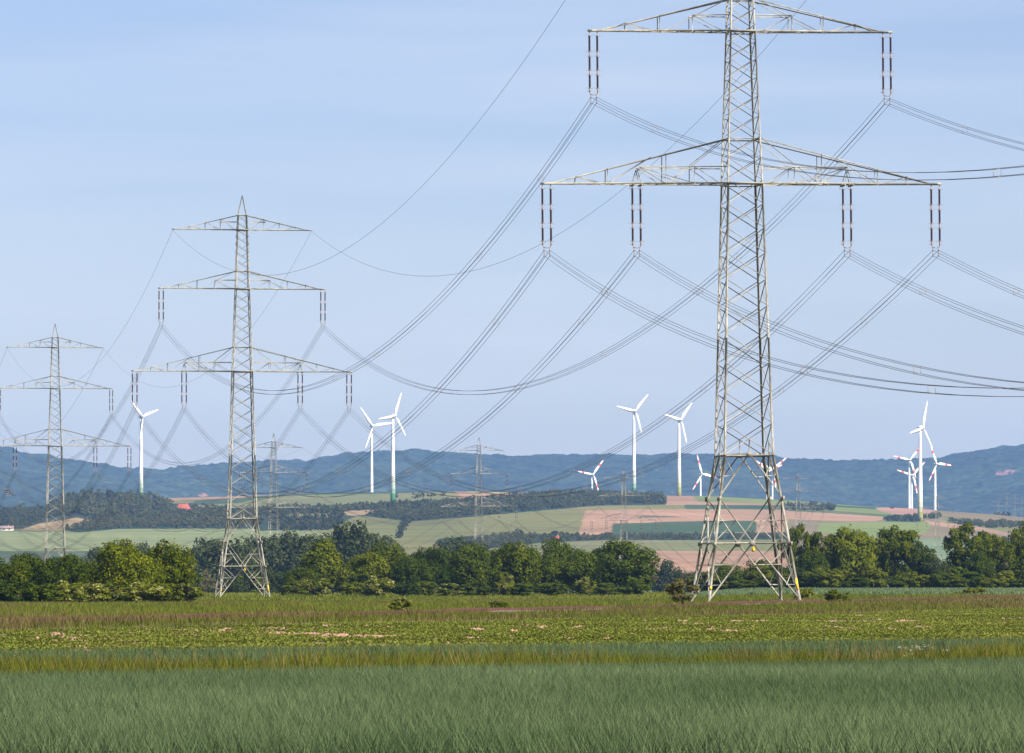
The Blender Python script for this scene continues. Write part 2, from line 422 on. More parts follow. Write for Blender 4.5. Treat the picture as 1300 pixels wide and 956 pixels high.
# ------------------------------------------------------------------ low vegetation (uncountable: stuff)
def blades(name, x, y, h, w, lean, mat, tone, label, z0=None, leaf_w=None):
    n = len(x); z = H(x, y) if z0 is None else z0
    a = rng.uniform(-.9, .9, n); la = rng.uniform(0, 2 * PI, n)
    dx = np.cos(a) * w / 2; dy = np.sin(a) * w / 2
    lx = np.cos(la) * lean * h; ly = np.sin(la) * lean * h
    base = np.stack([x, y, z], -1)
    V = np.empty((n, 5, 3))
    o = np.stack([dx, dy, np.zeros(n)], -1)
    V[:, 0] = base - o; V[:, 1] = base + o
    m = base + np.stack([lx * .35, ly * .35, h * .6], -1)
    V[:, 2] = m + o * .8; V[:, 3] = m - o * .8
    V[:, 4] = base + np.stack([lx, ly, h], -1)
    i = np.arange(n)[:, None] * 5
    me = mesh_np(name, V.reshape(-1, 3), [i + np.array([[0, 1, 2, 3]]), i + np.array([[3, 2, 4]])], mat)
    attr(me, 'tone', np.repeat(np.clip(tone, 0, 1)[:, None], 5, 0) * np.ones((1, 3)))
    return tag(link(name, me), label, 'crop' if 'wheat' in name or 'beet' in name else 'grass', kind='stuff')

def scatter(d0, d1, dens, cond, half=None):
    half = half or (.185 if d1 < 160 else .150 if d1 < 450 else .130)   # wide enough for a step to either side
    A = half * (d1 ** 2 - d0 ** 2); n = int(A * dens)
    d = np.sqrt(rng.uniform(d0 ** 2, d1 ** 2, n)); x = rng.uniform(-half, half, n) * d
    k = cond(x, d)
    return x[k], d[k]

x, y = scatter(52, 112, 430, lambda x, y: y < LA(x) - .1)
row = np.round((x * .7 - y * .7) / .16) * .16 - (x * .7 - y * .7)
x = x + row * .5
kk = np.abs(((x * .72 - y * .69) % 14.) - 7) > .22; x = x[kk]; y = y[kk]
n = vnoise(x, y * .35, 3.5, 61) * .6 + vnoise(x, y, .5, 62) * .4
blades('front_wheat', x, y, .42 + .16 * rng.random(len(x)) + .06 * n, .009 + .007 * rng.random(len(x)), .38, M['wheat'], n * .8 + rng.random(len(x)) * .45 - .1 + .5 * (rng.random(len(x)) > .94), 'blue-green young wheat filling the nearest strip along the lower edge')
x, y = scatter(82, 150, 170, lambda x, y: (y > LB(x)) & (y < LC(x)))
n = vnoise(x, y, 5, 63) * .6 + vnoise(x, y, 1, 64) * .4
blades('back_wheat', x, y, .42 + .18 * rng.random(len(x)), .02 + .010 * rng.random(len(x)), .35, M['wheat'], n * .7 + rng.random(len(x)) * .4 - .15, 'blue-green wheat strip between the grassy verge and the beet field')
x, y = scatter(78, 118, 520, lambda x, y: (y > LA(x) - .25) & (y < LB(x) + .3))
n = vnoise(x, y * .3, 1.6, 65) * .6 + vnoise(x, y, .5, 66) * .4
blades('verge_grass', x, y, (.30 + .42 * rng.random(len(x)) ** 1.5) * (.62 + .75 * n), .012 + .012 * rng.random(len(x)), .3, M['verge'], n * .5 + rng.random(len(x)) * .5, 'tall yellow-green verge grass between the two wheat strips')
x, y = scatter(78, 118, 16, lambda x, y: (y > LA(x)) & (y < LB(x)))
n = vnoise(x, y * .3, 2.5, 67)
k = n > .35; x = x[k]; y = y[k]
blades('seed_grass', x, y, .62 + .32 * rng.random(len(x)), .022, .2, M['drygrass'], rng.random(len(x)), 'thin brown seed stalks rising above the verge grass')
# white umbels in the verge
def umbels(pts, label):
    V = []; 
    for (cx, cy, s) in pts:
        hx = .45 + rng.random() * .3
        for k in range(12):
            a = rng.uniform(0, 2 * PI); r = s * .75 * math.sqrt(rng.random())
            q = np.array([cx + r * math.cos(a), cy + r * math.sin(a), float(H(cx, cy)) + hx + rng.uniform(-.02, .02)])
            d = .008 + .007 * rng.random()
            V += [q + (-d, 0, 0), q + (0, -d, .006), q + (d, 0, 0), q + (0, d, d)]
    V = np.array(V); Q = np.arange(len(V)).reshape(-1, 4)
    me = mesh_np('umbels', V, Q, M['umbel']); return tag(link('umbel_flowers', me), label, 'flowers', kind='stuff')
M['umbel'] = noisy_mat('white_umbel_petals', (.52, .50, .38), (.66, .64, .52), 4, .9, .1)
def vpts(p0, p1, n):
    L = []
    while len(L) < n:
        p = rng.uniform(p0, p1); d = rng.uniform(84, 112); xx = (p - CX) * d / F
        if LA(xx) + .4 < d < LB(xx) + .8: L.append((xx, d, rng.uniform(.05, .09)))
    return L
umbels(vpts(1140, 1205, 22), 'cluster of white umbel flowers in the verge at the right')

# beet rows
def rosettes(name, x, y, size, mat, label, nl=6):
    n = len(x); z = H(x, y)
    X = np.repeat(x, nl); Y = np.repeat(y, nl); Z = np.repeat(z, nl); S = np.repeat(size, nl)
    m = n * nl; a = rng.uniform(0, 2 * PI, m); el = rng.uniform(.35, 1.25, m)
    d = np.stack([np.cos(a) * np.cos(el), np.sin(a) * np.cos(el), np.sin(el)], -1)
    s = np.stack([-np.sin(a), np.cos(a), np.zeros(m)], -1)
    b = np.stack([X, Y, Z], -1); L = (S * rng.uniform(.7, 1.15, m))[:, None]
    V = np.empty((m, 4, 3)); V[:, 0] = b; V[:, 1] = b + d * L * .6 + s * L * .28; V[:, 2] = b + d * L * [1, 1, .85]; V[:, 3] = b + d * L * .6 - s * L * .28
    me = mesh_np(name, V.reshape(-1, 3), np.arange(m * 4).reshape(-1, 4), mat)
    t = vnoise(X, Y, 6, 71) * .5 + rng.random(m) * .55
    attr(me, 'tone', np.repeat(t[:, None], 4, 0) * np.ones((1, 3)))
    return tag(link(name, me), label, 'crop', kind='stuff')
x, y = scatter(115, 400, 15, lambda x, y: (y > LC(x) + .3) & (y < LD(x)) & (~bare(x, y) | (rng.random(len(x)) < .05)))
rosettes('beet_plants', x, y, rng.uniform(.075, .13, len(x)), M['beet'], 'yellow-green beet plants with bare pinkish soil patches between them', 6)
# clods on the bare soil
x, y = scatter(125, 400, 4.0, lambda x, y: (y > LC(x)) & (y < LD(x)) & bare(x, y))
V = []; s = rng.uniform(.02, .07, len(x)); z = H(x, y)
oct_ = np.array([(1, 0, 0), (0, 1, 0), (-1, 0, 0), (0, -1, 0), (0, 0, .9)])
V = (oct_[None] * s[:, None, None] * rng.uniform(.7, 1.3, (len(x), 5, 1)) + np.stack([x, y, z - .004], -1)[:, None]).reshape(-1, 3)
i = np.arange(len(x))[:, None] * 5
M['clod'] = noisy_mat('pinkish_soil_clods', (.42, .25, .17), (.55, .36, .26), 1, .95, .05)
tag(link('soil_clods', mesh_np('soil_clods', V, np.concatenate([i + np.array([[0, 1, 4]]), i + np.array([[1, 2, 4]]), i + np.array([[2, 3, 4]]), i + np.array([[3, 0, 4]])]), M['clod'])),
    'pinkish clods of earth lying on the bare patches of the beet field', 'soil', kind='stuff')

# rough grass around the railway and the pylons
x, y = scatter(170, 620, 6.5, lambda x, y: (y > LD(x) - 1) & (np.abs(track_dist(x, y)) > 2.6))
n = vnoise(x, y * .5, 12, 81) * .6 + vnoise(x, y, 3, 82) * .4
tr = track_dist(x, y)
dry = ((tr < -2) & (n + .2 * (rng.random(len(x)) - .5) > .42)) | (n > .70)
fade = np.clip((y - 150) / 300, .5, 1.4)
k = ~dry
blades('meadow_grass', x[k], y[k], (.12 + .30 * rng.random(k.sum())) * (.5 + n[k]), .05 * fade[k], .35, M['grass'], n[k] * .7 + rng.random(k.sum()) * .45 - .1, 'rough green meadow grass round the pylon feet and along the railway')
k = dry
blades('dry_grass', x[k], y[k], (.12 + .26 * rng.random(k.sum())) * (.5 + n[k]), .05 * fade[k], .35, M['drygrass'], n[k] * .3 + rng.random(k.sum()) * .7 - .1, 'brownish dry grass along the edge of the beet field')
x, y = scatter(170, 560, 26, lambda x, y: (track_dist(x, y) < -2.4) & (track_dist(x, y) > -5) & ((x / y < -.006 - .012 * (vnoise(x, y, 9, 87) - .5)) | (x / y > .062) | (vnoise(x, y, 11, 88) > .72)))
n = vnoise(x, y * .5, 5, 89)
blades('trackside_grass', x, y, (.20 + .24 * rng.random(len(x)) ** 2) * (.6 + .8 * n), .03, .4, M['drygrass'], n * .5 + rng.random(len(x)) * .7 - .25, 'brown tall grass hiding the near side of the railway at the left')
x, y = scatter(560, 900, 1.6, lambda x, y: (track_dist(x, y) > 2.6) & ~((y > 575) & (x > .03 * y)))
n = vnoise(x, y * .5, 20, 83)
blades('back_grass', x, y, (.2 + .35 * rng.random(len(x))) * (.5 + n), .13, .3, M['grass'], n * .6 + rng.random(len(x)) * .4, 'grass strip in front of the tree row')
x, y = scatter(575, 760, 2.2, lambda x, y: (x > .03 * y))
blades('distant_wheat', x, y, .4 + .15 * rng.random(len(x)), .12, .25, M['wheat'], rng.random(len(x)) * .5 + .55, 'pale blue-green wheat field beyond the railway at the right')

# ------------------------------------------------------------------ railway
tr_d = np.array([1, 4.563]) / math.hypot(1, 4.563); tr_n = np.array([tr_d[1], -tr_d[0]])
X0, X1 = -36., 62.
def tp(x, off, z):
    q = np.array([x, track_y(x)]) + tr_n * off
    return q
rt = link('railway_track', None, loc=(11.7, track_y(11.7), 0))
tag(rt, kind='structure')
O = np.array([11.7, track_y(11.7), 0.])
def strip(prof, name, mat, xs):
    V = []
    for xx in xs:
        zc = float(H(xx, track_y(xx)))
        for off, z in prof:
            q = tp(xx, off, z); V.append((q[0], q[1], zc + z))
    m = len(prof); V = np.array(V) - O
    i = np.arange(len(xs) - 1)[:, None] * m; j = np.arange(m)[None]; k = (j + 1) % m
    Q = np.stack([i + j, i + k, i + m + k, i + m + j], -1).reshape(-1, 4)
    return child(name, mesh_np(name, V, Q, mat), rt)
xs = np.linspace(X0, X1, 160)
strip([(-2.5, -.3), (-1.7, .05), (1.7, .05), (2.5, -.3)], 'ballast_bed', M['ballast'], xs)
for s in (-.7525, .7525):
    strip([(s - .07, .10), (s - .035, .12), (s - .035, .25), (s + .035, .25), (s + .035, .12), (s + .07, .10)], 'rail', M['rail'], xs)
b = MB()
L = math.hypot(1, 4.563) * (X1 - X0); ns = int(L / .65)
for i in range(ns):
    xx = X0 + (X1 - X0) * i / ns
    if not (-28 < xx < 52): continue
    zc = float(H(xx, track_y(xx))) + .05
    p0 = tp(xx, -1.25, 0); p1 = tp(xx, 1.25, 0)
    b.bar((p0[0] - O[0], p0[1] - O[1], zc), (p1[0] - O[0], p1[1] - O[1], zc), .24, .1)
sl = child('sleepers', b.mesh('sleepers', M['sleeper']), rt); sl['kind'] = 'stuff'

# ------------------------------------------------------------------ lattice pylons
ARMS = {'low': dict(z=31.6, half=15.0, zt=35.05, bar=7.8, zb=32.85, verts=(12.4, 10.1, 5.8), semi=(3.7,)),
        'mid': dict(z=43.1, half=11.37, zt=45.6, bar=3.7, zb=44.3, verts=(8.6, 6.1), semi=(3.7,)),
        'top': dict(z=51.3, half=9.5, zt=53.4, bar=3.2, zb=52.4, verts=(7.2, 5.0, 2.9), semi=())}
WZ = [0, 11.2, 31.6, 43.1, 51.3, 53.4, 56.1]; WW = [7.0, 3.76, 2.68, 1.91, 1.58, 1.25, .12]
def width(z): return float(np.interp(z, WZ, WW))
def corner(sx, sy, z):
    w = width(z) / 2
    return np.array([sx * w, sy * w, z])
def face_basis(f):
    # f: 0 front(-y) 1 right(+x) 2 back 3 left ; returns corners left,right and inward normal
    return [((-1, -1), (1, -1), (0, 1, 0)), ((1, -1), (1, 1), (-1, 0, 0)), ((1, 1), (-1, 1), (0, -1, 0)), ((-1, 1), (-1, -1), (1, 0, 0))][f]

def build_pylon_meshes():
    P = {}
    legs = []
    for sx, sy in ((-1, -1), (1, -1), (1, 1), (-1, 1)):
        b = MB()
        zs = [0, 4.5, 11.2, 20, 31.6, 43.1, 53.4, 56.1]
        for z0, z1 in zip(zs[:-1], zs[1:]):
            w = .175 if z0 < 11 else .15 if z0 < 31 else .115 if z0 < 53 else .09
            b.angle(corner(sx, sy, z0), corner(sx, sy, z1), w, (-sx, 0, 0), (0, -sy, 0), .03)
        # concrete footing under the leg
        q = corner(sx, sy, 0); b.bar(q + (0, 0, -.6), q + (0, 0, .12), .7, .7, (1, 0, 0))
        legs.append(b.mesh('leg', M['steel']))
    P['legs'] = legs
    b = MB()
    zs = [11.2]
    while zs[-1] < 53.0: zs.append(zs[-1] + .64 * width(zs[-1]))
    zs[-1] = 53.4
    for f in range(4):
        (lx, ly), (rx, ry), nin = face_basis(f); nin = np.array(nin, float)
        up = np.array((0, 0, 1.))
        for i, (z0, z1) in enumerate(zip(zs[:-1], zs[1:])):
            w = .065 if z0 < 31 else .055
            A0, A1 = corner(lx, ly, z0), corner(lx, ly, z1); B0, B1 = corner(rx, ry, z0), corner(rx, ry, z1)
            b.angle(A0 + nin * .01, B1 + nin * .01, w, -up, nin, .014)
            b.angle(A1 + nin * .06, B0 + nin * .06, w * .9, -up, nin, .012)
        for z in (11.2, 31.6, 35.05, 43.1, 45.6, 51.3, 53.4):
            b.angle(corner(lx, ly, z) + nin * .02, corner(rx, ry, z) + nin * .02, .12 if z < 12 else .09, -up, nin, .015)
        # base section: K above, X below
        L79, R79 = corner(lx, ly, 7.9), corner(rx, ry, 7.9); L45, R45 = corner(lx, ly, 4.5), corner(rx, ry, 4.5)
        top = (corner(lx, ly, 11.2) + corner(rx, ry, 11.2)) / 2; cen = (L45 + R45) / 2
        L0, R0 = corner(lx, ly, 0.05), corner(rx, ry, 0.05)
        n2 = nin * .03
        for a_, b_, w in ((top, L79, .10), (top, R79, .10), (L79, cen, .10), (R79, cen, .10), (cen, L0, .12), (cen, R0, .12), (L45, R45, .11)):
            b.angle(a_ + n2, b_ + n2, w, up, nin, .02)
        b.angle(top + n2, top + n2 + up * 1.1, .07, (1, .2, 0), nin)
        for node, sz in ((cen, .42), (L79, .36), (R79, .36), (top, .36), (L45, .28), (R45, .28)):
            b.bar(node + up * sz / 2 - nin * .012, node - up * sz / 2 - nin * .012, sz, .014, tuple(nin))
        for S in (0, 1):
            Lg = (lx, ly) if S == 0 else (rx, ry)
            L79_, L0_ = (L79, L0) if S == 0 else (R79, R0)
            def leg(z): return corner(*Lg, z)
            def lerp(a_, b_, t): return a_ + (b_ - a_) * t
            m1 = lerp(top, L79_, .5); b.angle(leg(9.55) + n2, m1 + n2, .07, up, nin); b.angle(leg(11.1) + n2, m1 + n2, .07, up, nin)
            m2 = lerp(L79_, cen, .5); b.angle(leg(6.2) + n2, m2 + n2, .07, up, nin); b.angle(leg(4.6) + n2, m2 + n2, .07, up, nin)
            m3 = lerp(cen, L0_, .36); b.angle(leg(2.88) + n2, m3 + n2, .07, up, nin); b.angle(leg(4.5) + n2, m3 + n2, .07, up, nin)
            m4 = lerp(cen, L0_, .70); b.angle(leg(1.35) + n2, m4 + n2, .07, up, nin); b.angle(leg(2.85) + n2, m4 + n2, .07, up, nin)
    for z in (11.2, 4.5):  # plan bracing
        m = [(corner(*c1, z) + corner(*c2, z)) / 2 for c1, c2 in (((-1, -1), (1, -1)), ((1, -1), (1, 1)), ((1, 1), (-1, 1)), ((-1, 1), (-1, -1)))]
        for i in range(4): b.angle(m[i], m[(i + 1) % 4], .08, (0, 0, 1), (1, 1, 0))
    # step bolts on one leg
    for k in range(120):
        z = 3 + k * .4
        if z > 51: break
        q = corner(-1, -1, z); s = -1 if k % 2 else 1
        b.bar(q, q + ((-.14, 0, 0) if s > 0 else (0, -.14, 0)), .025)
    P['brace'] = b.mesh('lattice_bracing', M['steel'])
    arms = {}
    for key, A in ARMS.items():
        b = MB(); z = A['z']; hw = width(z) / 2; hwt = width(A['zt']) / 2; half = A['half']
        tipx = half - .75
        for sx in (-1, 1):
            for sy in (-1, 1):
                def bot(x_): # bottom chord point at distance x_ from the axis
                    t = (x_ - hw) / (half - hw); return np.array([sx * x_, sy * (hw * (1 - t) + .10 * t), z])
                def topc(x_):
                    t = (x_ - hwt) / (tipx - hwt); return np.array([sx * x_, sy * (hwt * (1 - t) + .12 * t), A['zt'] + (z + .12 - A['zt']) * t])
                def midc(x_):
                    q = bot(x_); return np.array([q[0], q[1], A['zb']])
                nin = (0, -sy, 0)
                b.angle(bot(hw), bot(half), .12, (0, 0, 1), nin, .02)
                b.angle(topc(hwt), topc(tipx), .085, (0, 0, -1), nin, .016)
                for v in A['verts']: b.angle(bot(v), topc(v), .06, (sx, 0, 0), nin)
                b.angle(midc(A['bar']), midc(hw), .08, (0, 0, 1), nin)
                for v in A['semi']: b.angle(bot(v), midc(v), .06, (sx, 0, 0), nin)
                if key == 'low':
                    seg = ((topc(12.4), bot(10.4)), (bot(10.1), topc(6.9)), (midc(7.8), bot(5.9)), (bot(5.6), topc(hwt)), (midc(3.7), bot(1.9)), (bot(3.7), midc(7.8)))
                elif key == 'mid':
                    seg = ((topc(8.6), bot(6.5)), (bot(5.8), topc(hwt)), (midc(3.7), bot(1.5)), (bot(10.2), topc(8.6)))
                else:
                    seg = ((topc(7.2), bot(5.2)), (topc(5.0), bot(3.0)), (topc(2.9), bot(1.0)))
                for p, q in seg: b.angle(p, q, .055, (0, 0, 1), nin)
            # plan bracing between the two chords, ties at the verticals
            xs_ = np.linspace(hw, half - .4, 9)
            for i in range(8):
                s0 = 1 if i % 2 else -1
                def bb(x_, sy_):
                    t = (x_ - hw) / (half - hw); return np.array([sx * x_, sy_ * (hw * (1 - t) + .10 * t), z + .03])
                b.angle(bb(xs_[i], s0), bb(xs_[i + 1], -s0), .06, (0, 0, 1), (0, 1, 0))
                b.angle(bb(xs_[i], -s0), bb(xs_[i], s0), .06, (0, 0, 1), (1, 0, 0))
            b.bar((sx * (half - .85), 0, z + .07), (sx * (half + .04), 0, z + .07), .24, .17)
            if key == 'low':
                for xx in (7.6, 8.2):
                    for sy in (-1, 1): b.angle((sx * 7.9, sy * .3, z + 1.1), (sx * xx, sy * .5, z), .05, (1, 0, 0), (0, 1, 0))
                b.bar((sx * 7.6, -.8, z - .06), (sx * 7.6, .8, z - .06), .12); b.bar((sx * 8.2, -.8, z - .06), (sx * 8.2, .8, z - .06), .12)
        b.bar((-hw, -hw - .05, z + .05), (hw, -hw - .05, z + .05), .1, .12)
        arms[key] = b.mesh('cross_arm', M['steel'])
    P['arms'] = arms
    # insulator string (origin at its top) and its fittings
    b = MB()
    segs = [(-.30, -1.55), (-1.85, -2.95), (-3.25, -4.25)]
    for z0, z1 in segs:
        n = 18; pts = []; rad = []
        for i in range(n):
            a = z0 + (z1 - z0) * i / n; c = z0 + (z1 - z0) * (i + .5) / n
            pts += [(0, 0, a), (0, 0, c)]; rad += [.06, .092]
        pts.append((0, 0, z1)); rad.append(.06)
        b.tube(pts, rad, 8)
    P['insul'] = b.mesh('insulator', M['insul'], True)
    b = MB()
    b.tube([(0, 0, .05), (0, 0, -4.5)], .03, 6)
    for z0, z1 in ((-1.55, -1.85), (-2.95, -3.25), (-4.25, -4.55)):
        b.tube([(0, 0, z0), (0, 0, z1)], .05, 8)
    for zc in (-.32, -1.52, -1.88, -2.92, -3.28, -4.28):
        for s in (-1, 1):
            b.tube([(0, 0, zc), (s * .20, 0, zc), (s * .26, 0, zc + .08)], .017, 6)
        b.tube([(0, 0, zc + .03), (0, 0, zc - .03)], .10, 10)
    P['fit'] = b.mesh('fitting', M['fitting'])
    b = MB()   # yoke joining two strings, carrying four conductors (origin: string foot centre)
    b.bar((-.34, 0, .05), (-.21, 0, -.2), .05); b.bar((.34, 0, .05), (.21, 0, -.2), .05)
    b.bar((-.26, 0, -.2), (.26, 0, -.2), .06, .07)
    for s in (-1, 1):
        b.bar((s * .21, 0, -.2), (s * .21, 0, -.85), .035)
        for zz in (-.40, -.82): b.bar((s * .21, -.16, zz), (s * .21, .16, zz), .06, .08)
        b.bar((s * .28, -.3, .05), (s * .48, .0, .06), .03); 
    P['yoke'] = b.mesh('yoke', M['fitting'])
    b = MB(); b.add([(-.28, 0, -.40), (.28, 0, -.40), (.28, 0, .08), (.16, 0, .12), (.10, 0, .34), (-.10, 0, .34), (-.16, 0, .12), (-.28, 0, .08)] +
                    [(-.28, .03, -.40), (.28, .03, -.40), (.28, .03, .08), (.16, .03, .12), (.10, .03, .34), (-.10, .03, .34), (-.16, .03, .12), (-.28, .03, .08)],
                    Q=[(0, 1, 2, 7), (7, 2, 3, 6), (6, 3, 4, 5), (15, 10, 9, 8), (14, 11, 10, 15), (13, 12, 11, 14)] + [(i, 8 + i, 8 + (i + 1) % 8, (i + 1) % 8) for i in range(8)])
    P['sign'] = b.mesh('warning_sign', M['yellow'])
    b = MB(); b.bar((-.20, -.01, -.28), (.20, -.01, -.28), .02, .06); b.bar((-.05, -.01, .2), (.04, -.01, .02), .02, .05); b.bar((.04, -.01, .04), (-.03, -.01, -.14), .02, .05)
    P['signmark'] = b.mesh('sign_print', M['black'])
    return P
PM = build_pylon_meshes()
STR = [('low', 14.90), ('low', 14.28), ('low', 8.2), ('low', 7.6), ('mid', 11.30), ('mid', 10.72)]

def pylon(label, insul=True, arms_=('low', 'mid', 'top')):
    r = link('lattice_pylon', None); KIDS[r.name] = []
    tag(r, label, 'pylon', 'power line pylons')
    for i, m in enumerate(PM['legs']):
        child('leg', m, r)
    child('lattice_bracing', PM['brace'], r)
    for k in arms_: child('cross_arm', PM['arms'][k], r)
    if insul:
        for key, xo in STR:
            for s in (-1, 1):
                o = child('insulator', PM['insul'], r); o.location = (s * xo, 0, ARMS[key]['z'])
                f = child('fitting', PM['fit'], o)
        for key, xo in (('low', 14.59), ('low', 7.9), ('mid', 11.01)):
            for s in (-1, 1):
                o = child('yoke', PM['yoke'], r); o.location = (s * xo, 0, ARMS[key]['z'] - 4.55)
    return r

AR = math.radians(8.85)
T1 = pylon('tallest and nearest lattice pylon, top cut off by the frame')
s_ = child('warning_sign', PM['sign'], T1, 'yellow warning sign hung below the base crossing'); s_.location = (0.03, -2.98, 4.1); s_.scale = (.40, 1, .52)
child('sign_print', PM['signmark'], s_)
for sx, z in ((1, 1.45), (-1, 1.2)):
    b = MB()
    q0 = corner(sx, -1, z - (.42 if sx > 0 else .12)); q1 = corner(sx, -1, z + (.42 if sx > 0 else .12)); b.bar(q0 + (-sx * .11, -.02, 0), q1 + (-sx * .09, -.02, 0), .15, .05, (0, 1, 0))
    child('leg_marking', b.mesh('leg_marking', M['yellow']), T1)
def place(o, p, D, yaw, ztop=None, zbase=None, sxy=None):
    x, y, z = at(p, D)
    if zbase is not None: z = zbase
    o.location = (x, y, z); o.rotation_euler = (0, 0, yaw)
    if ztop is not None:
        sz = (ztop - z) / 56.1; o.scale = (sxy or 1, sxy or 1, sz)
    return o
place(T1, 946.5, 428, AR, zbase=0.0); T1.scale = (1.024, 1.024, 1); T1.rotation_euler = (0, -.009, AR)
def cp(label, src=T1, drop=()):
    o = copy_tree(src); o['label'] = label
    return o
T2 = cp('second nearest lattice pylon, standing left with three crossarms and its full height in view')
place(T2, 307.5, 780, AR, ztop=zat(248.5, 780), sxy=1.015)
T3 = cp('lattice pylon at the left edge rising behind the left tree clump')
place(T3, 70, 1113, AR, ztop=zat(411, 1113))
AR2 = math.radians(-10.5)
T5 = cp('distant lattice pylon directly behind the right side of the second nearest pylon'); place(T5, 347.5, 1828, AR2, ztop=zat(550, 1828))
T6 = cp('distant lattice pylon standing alone before the long hedge in mid picture'); place(T6, 608, 2180, AR2, ztop=zat(555, 2180))
T7 = cp('distant lattice pylon in front of the pink ploughed field'); place(T7, 792, 2530, AR2, ztop=zat(594, 2530))
T8 = cp('faint distant lattice pylon just right of the nearest pylon, before the dark copse'); place(T8, 1013.5, 3270, AR2, ztop=zat(599, 3270))
x, y, z = hit(1190, 711)
T9 = cp('faint distant lattice pylon overlapping the red-tipped turbine at the right'); T9.location = (x, y, z); T9.rotation_euler = (0, 0, AR2)
k = (zat(625, y) - z) / 56.1; T9.scale = (k * 1.15, k * 1.15, k)
for pp, yt, D, lab in ((1267.5, 633, 6300, 'faint far pylon on the right ridge, leftmost of the cluster there'), (1278, 624, 6000, 'faint far pylon on the right ridge, tallest of the cluster there'),
                       (1288.5, 626, 5450, 'faint far pylon on the right ridge, beside the rightmost oak tree'), (1297, 631, 4900, 'pale far pylon at the right frame edge above the last tree')):
    o = cp(lab); x, y, z = at(pp, D); o.location = (x, y, z); o.rotation_euler = (0, 0, AR2); k = (zat(yt, D) - z) / 56.1; o.scale = (min(k, 1) * .9, min(k, 1) * .9, k)
    if D > 5500: o.scale = (.8, .8, k)
# tension pylon standing just outside the left edge, its lower arm reaches in
T4 = pylon('cut off pylon at the left edge, only an arm end with slanted insulators showing', insul=False)
for o_ in KIDS[T4.name]: pass
place(T4, -66, 1460, math.radians(-1.5), ztop=zat(623, 1460) + (56.1 - 31.6) * 1.0)
T4s = T4.scale[2]
for dyy, nm in ((1, 'r'), (-1, 'f')):
    for key, xo in (('low', 15.0), ('mid', 11.4)):
        for s in (-1, 1):
            for off in (-.3, .3):
                o = child('insulator', PM['insul'], T4); o.location = (s * xo + off, 0, ARMS[key]['z'])
                o.rotation_euler = (math.radians(68 * dyy), 0, math.radians((-28 if dyy > 0 else 12)))
                child('fitting', PM['fit'], o)

# ------------------------------------------------------------------ conductors
bpy.context.view_layer.update()
LINES = [('lower outer left', -14.59, 31.6 - 5.15), ('lower inner left', -7.9, 31.6 - 5.15), ('upper left', -11.01, 43.1 - 5.15),
         ('upper right', 11.01, 43.1 - 5.15), ('lower inner right', 7.9, 31.6 - 5.15), ('lower outer right', 14.59, 31.6 - 5.15)]
EARTH = [('left top arm', -9.45, 51.25), ('right top arm', 9.45, 51.25)]
b = MB()
for s in (-1, 1):
    b.bar((s * .2, 0, -.2), (s * .2, 0, .2), .02)
    b.bar((-.2, 0, s * .2), (.2, 0, s * .2), .02)
spacer_me = b.mesh('spacer', M['fitting'])
def wpt(T, x_, z_):
    return np.array(T.matrix_world @ __import__('mathutils').Vector((x_, 0, z_)))
def sagline(A, B, S, n=44):
    t = np.linspace(0, 1, n)[:, None]
    P = A + (B - A) * t; P[:, 2] -= (4 * S * t * (1 - t))[:, 0]
    return P
def span(PA, PB, S, name_from, name_to, detail, r=.019):
    """PA, PB: functions giving the attachment point; one object per bundle"""
    for nm, xo, zo in LINES + EARTH:
        A = PA(xo, zo); B = PB(xo, zo); P = sagline(A, B, S if zo < 50 else S * .98); P0 = P - A
        d = (B - A)[:2]; d /= np.linalg.norm(d); nrm = np.array([d[1], -d[0], 0])
        e = zo > 50
        lab = ('earth wire' if e else 'wire bundle') + ' from the ' + nm + ' of ' + name_from + ' ' + name_to
        r_ = link('earth_wire' if e else 'conductor_bundle', None, loc=tuple(A)) if (detail and not e) else None
        if e:
            bb = MB(); bb.tube(P0, r * .9, 4); o = link('earth_wire', bb.mesh('earth_wire', M['wire']), loc=tuple(A)); tag(o, lab, 'wire', 'power line wires'); continue
        if not detail:
            bb = MB()
            for su in (-1, 1):
                for sv in (-1, 1): bb.tube(P0 + nrm * su * .2 + np.array((0, 0, sv * .2)), r * .9, 3)
            tag(link('conductor_bundle', bb.mesh('conductor_bundle', M['wire']), loc=tuple(A)), lab, 'wire', 'power line wires'); continue
        tag(r_, lab, 'wire', 'power line wires')
        for su in (-1, 1):
            for sv in (-1, 1):
                bb = MB(); bb.tube(P0 + nrm * su * .21 + np.array((0, 0, sv * .21)), r, 4)
                child('conductor', bb.mesh('conductor', M['wire']), r_)
        ns_ = 7; yaw = math.atan2(nrm[1], nrm[0])
        for k in range(ns_):
            t = (k + .6 + (.25 if k % 2 else -.1) ) / ns_
            q = (B - A) * t; q[2] -= 4 * S * t * (1 - t)
            o = child('spacer', spacer_me, r_); o.location = tuple(q); o.rotation_euler = (0, 0, yaw)
def PT(T):
    return lambda x_, z_: wpt(T, x_, z_)
T0c = np.array([72., 78., 0.]); c_, s_a = math.cos(AR), math.sin(AR)
def P0f(x_, z_): return T0c + np.array([c_ * x_, s_a * x_, z_])
span(PT(T1), P0f, 15.7, 'nearest pylon', 'towards the right edge', True, .015)
span(PT(T2), PT(T1), 14.9, 'second nearest pylon', 'to nearest', True)
span(PT(T3), PT(T2), 14.0, 'left edge pylon', 'to second nearest', True, .018)
span(PT(T4), PT(T3), 13.0, 'cut-off pylon', 'to left edge pylon', False, .025)
span(PT(T4), PT(T5), 13.0, 'cut-off pylon', 'to far pylon', False, .025)
span(PT(T5), PT(T6), 13.0, 'far pylon', 'to lone mid pylon', False, .028)
span(PT(T6), PT(T7), 13.0, 'lone mid pylon', 'to pink field pylon', False, .028)
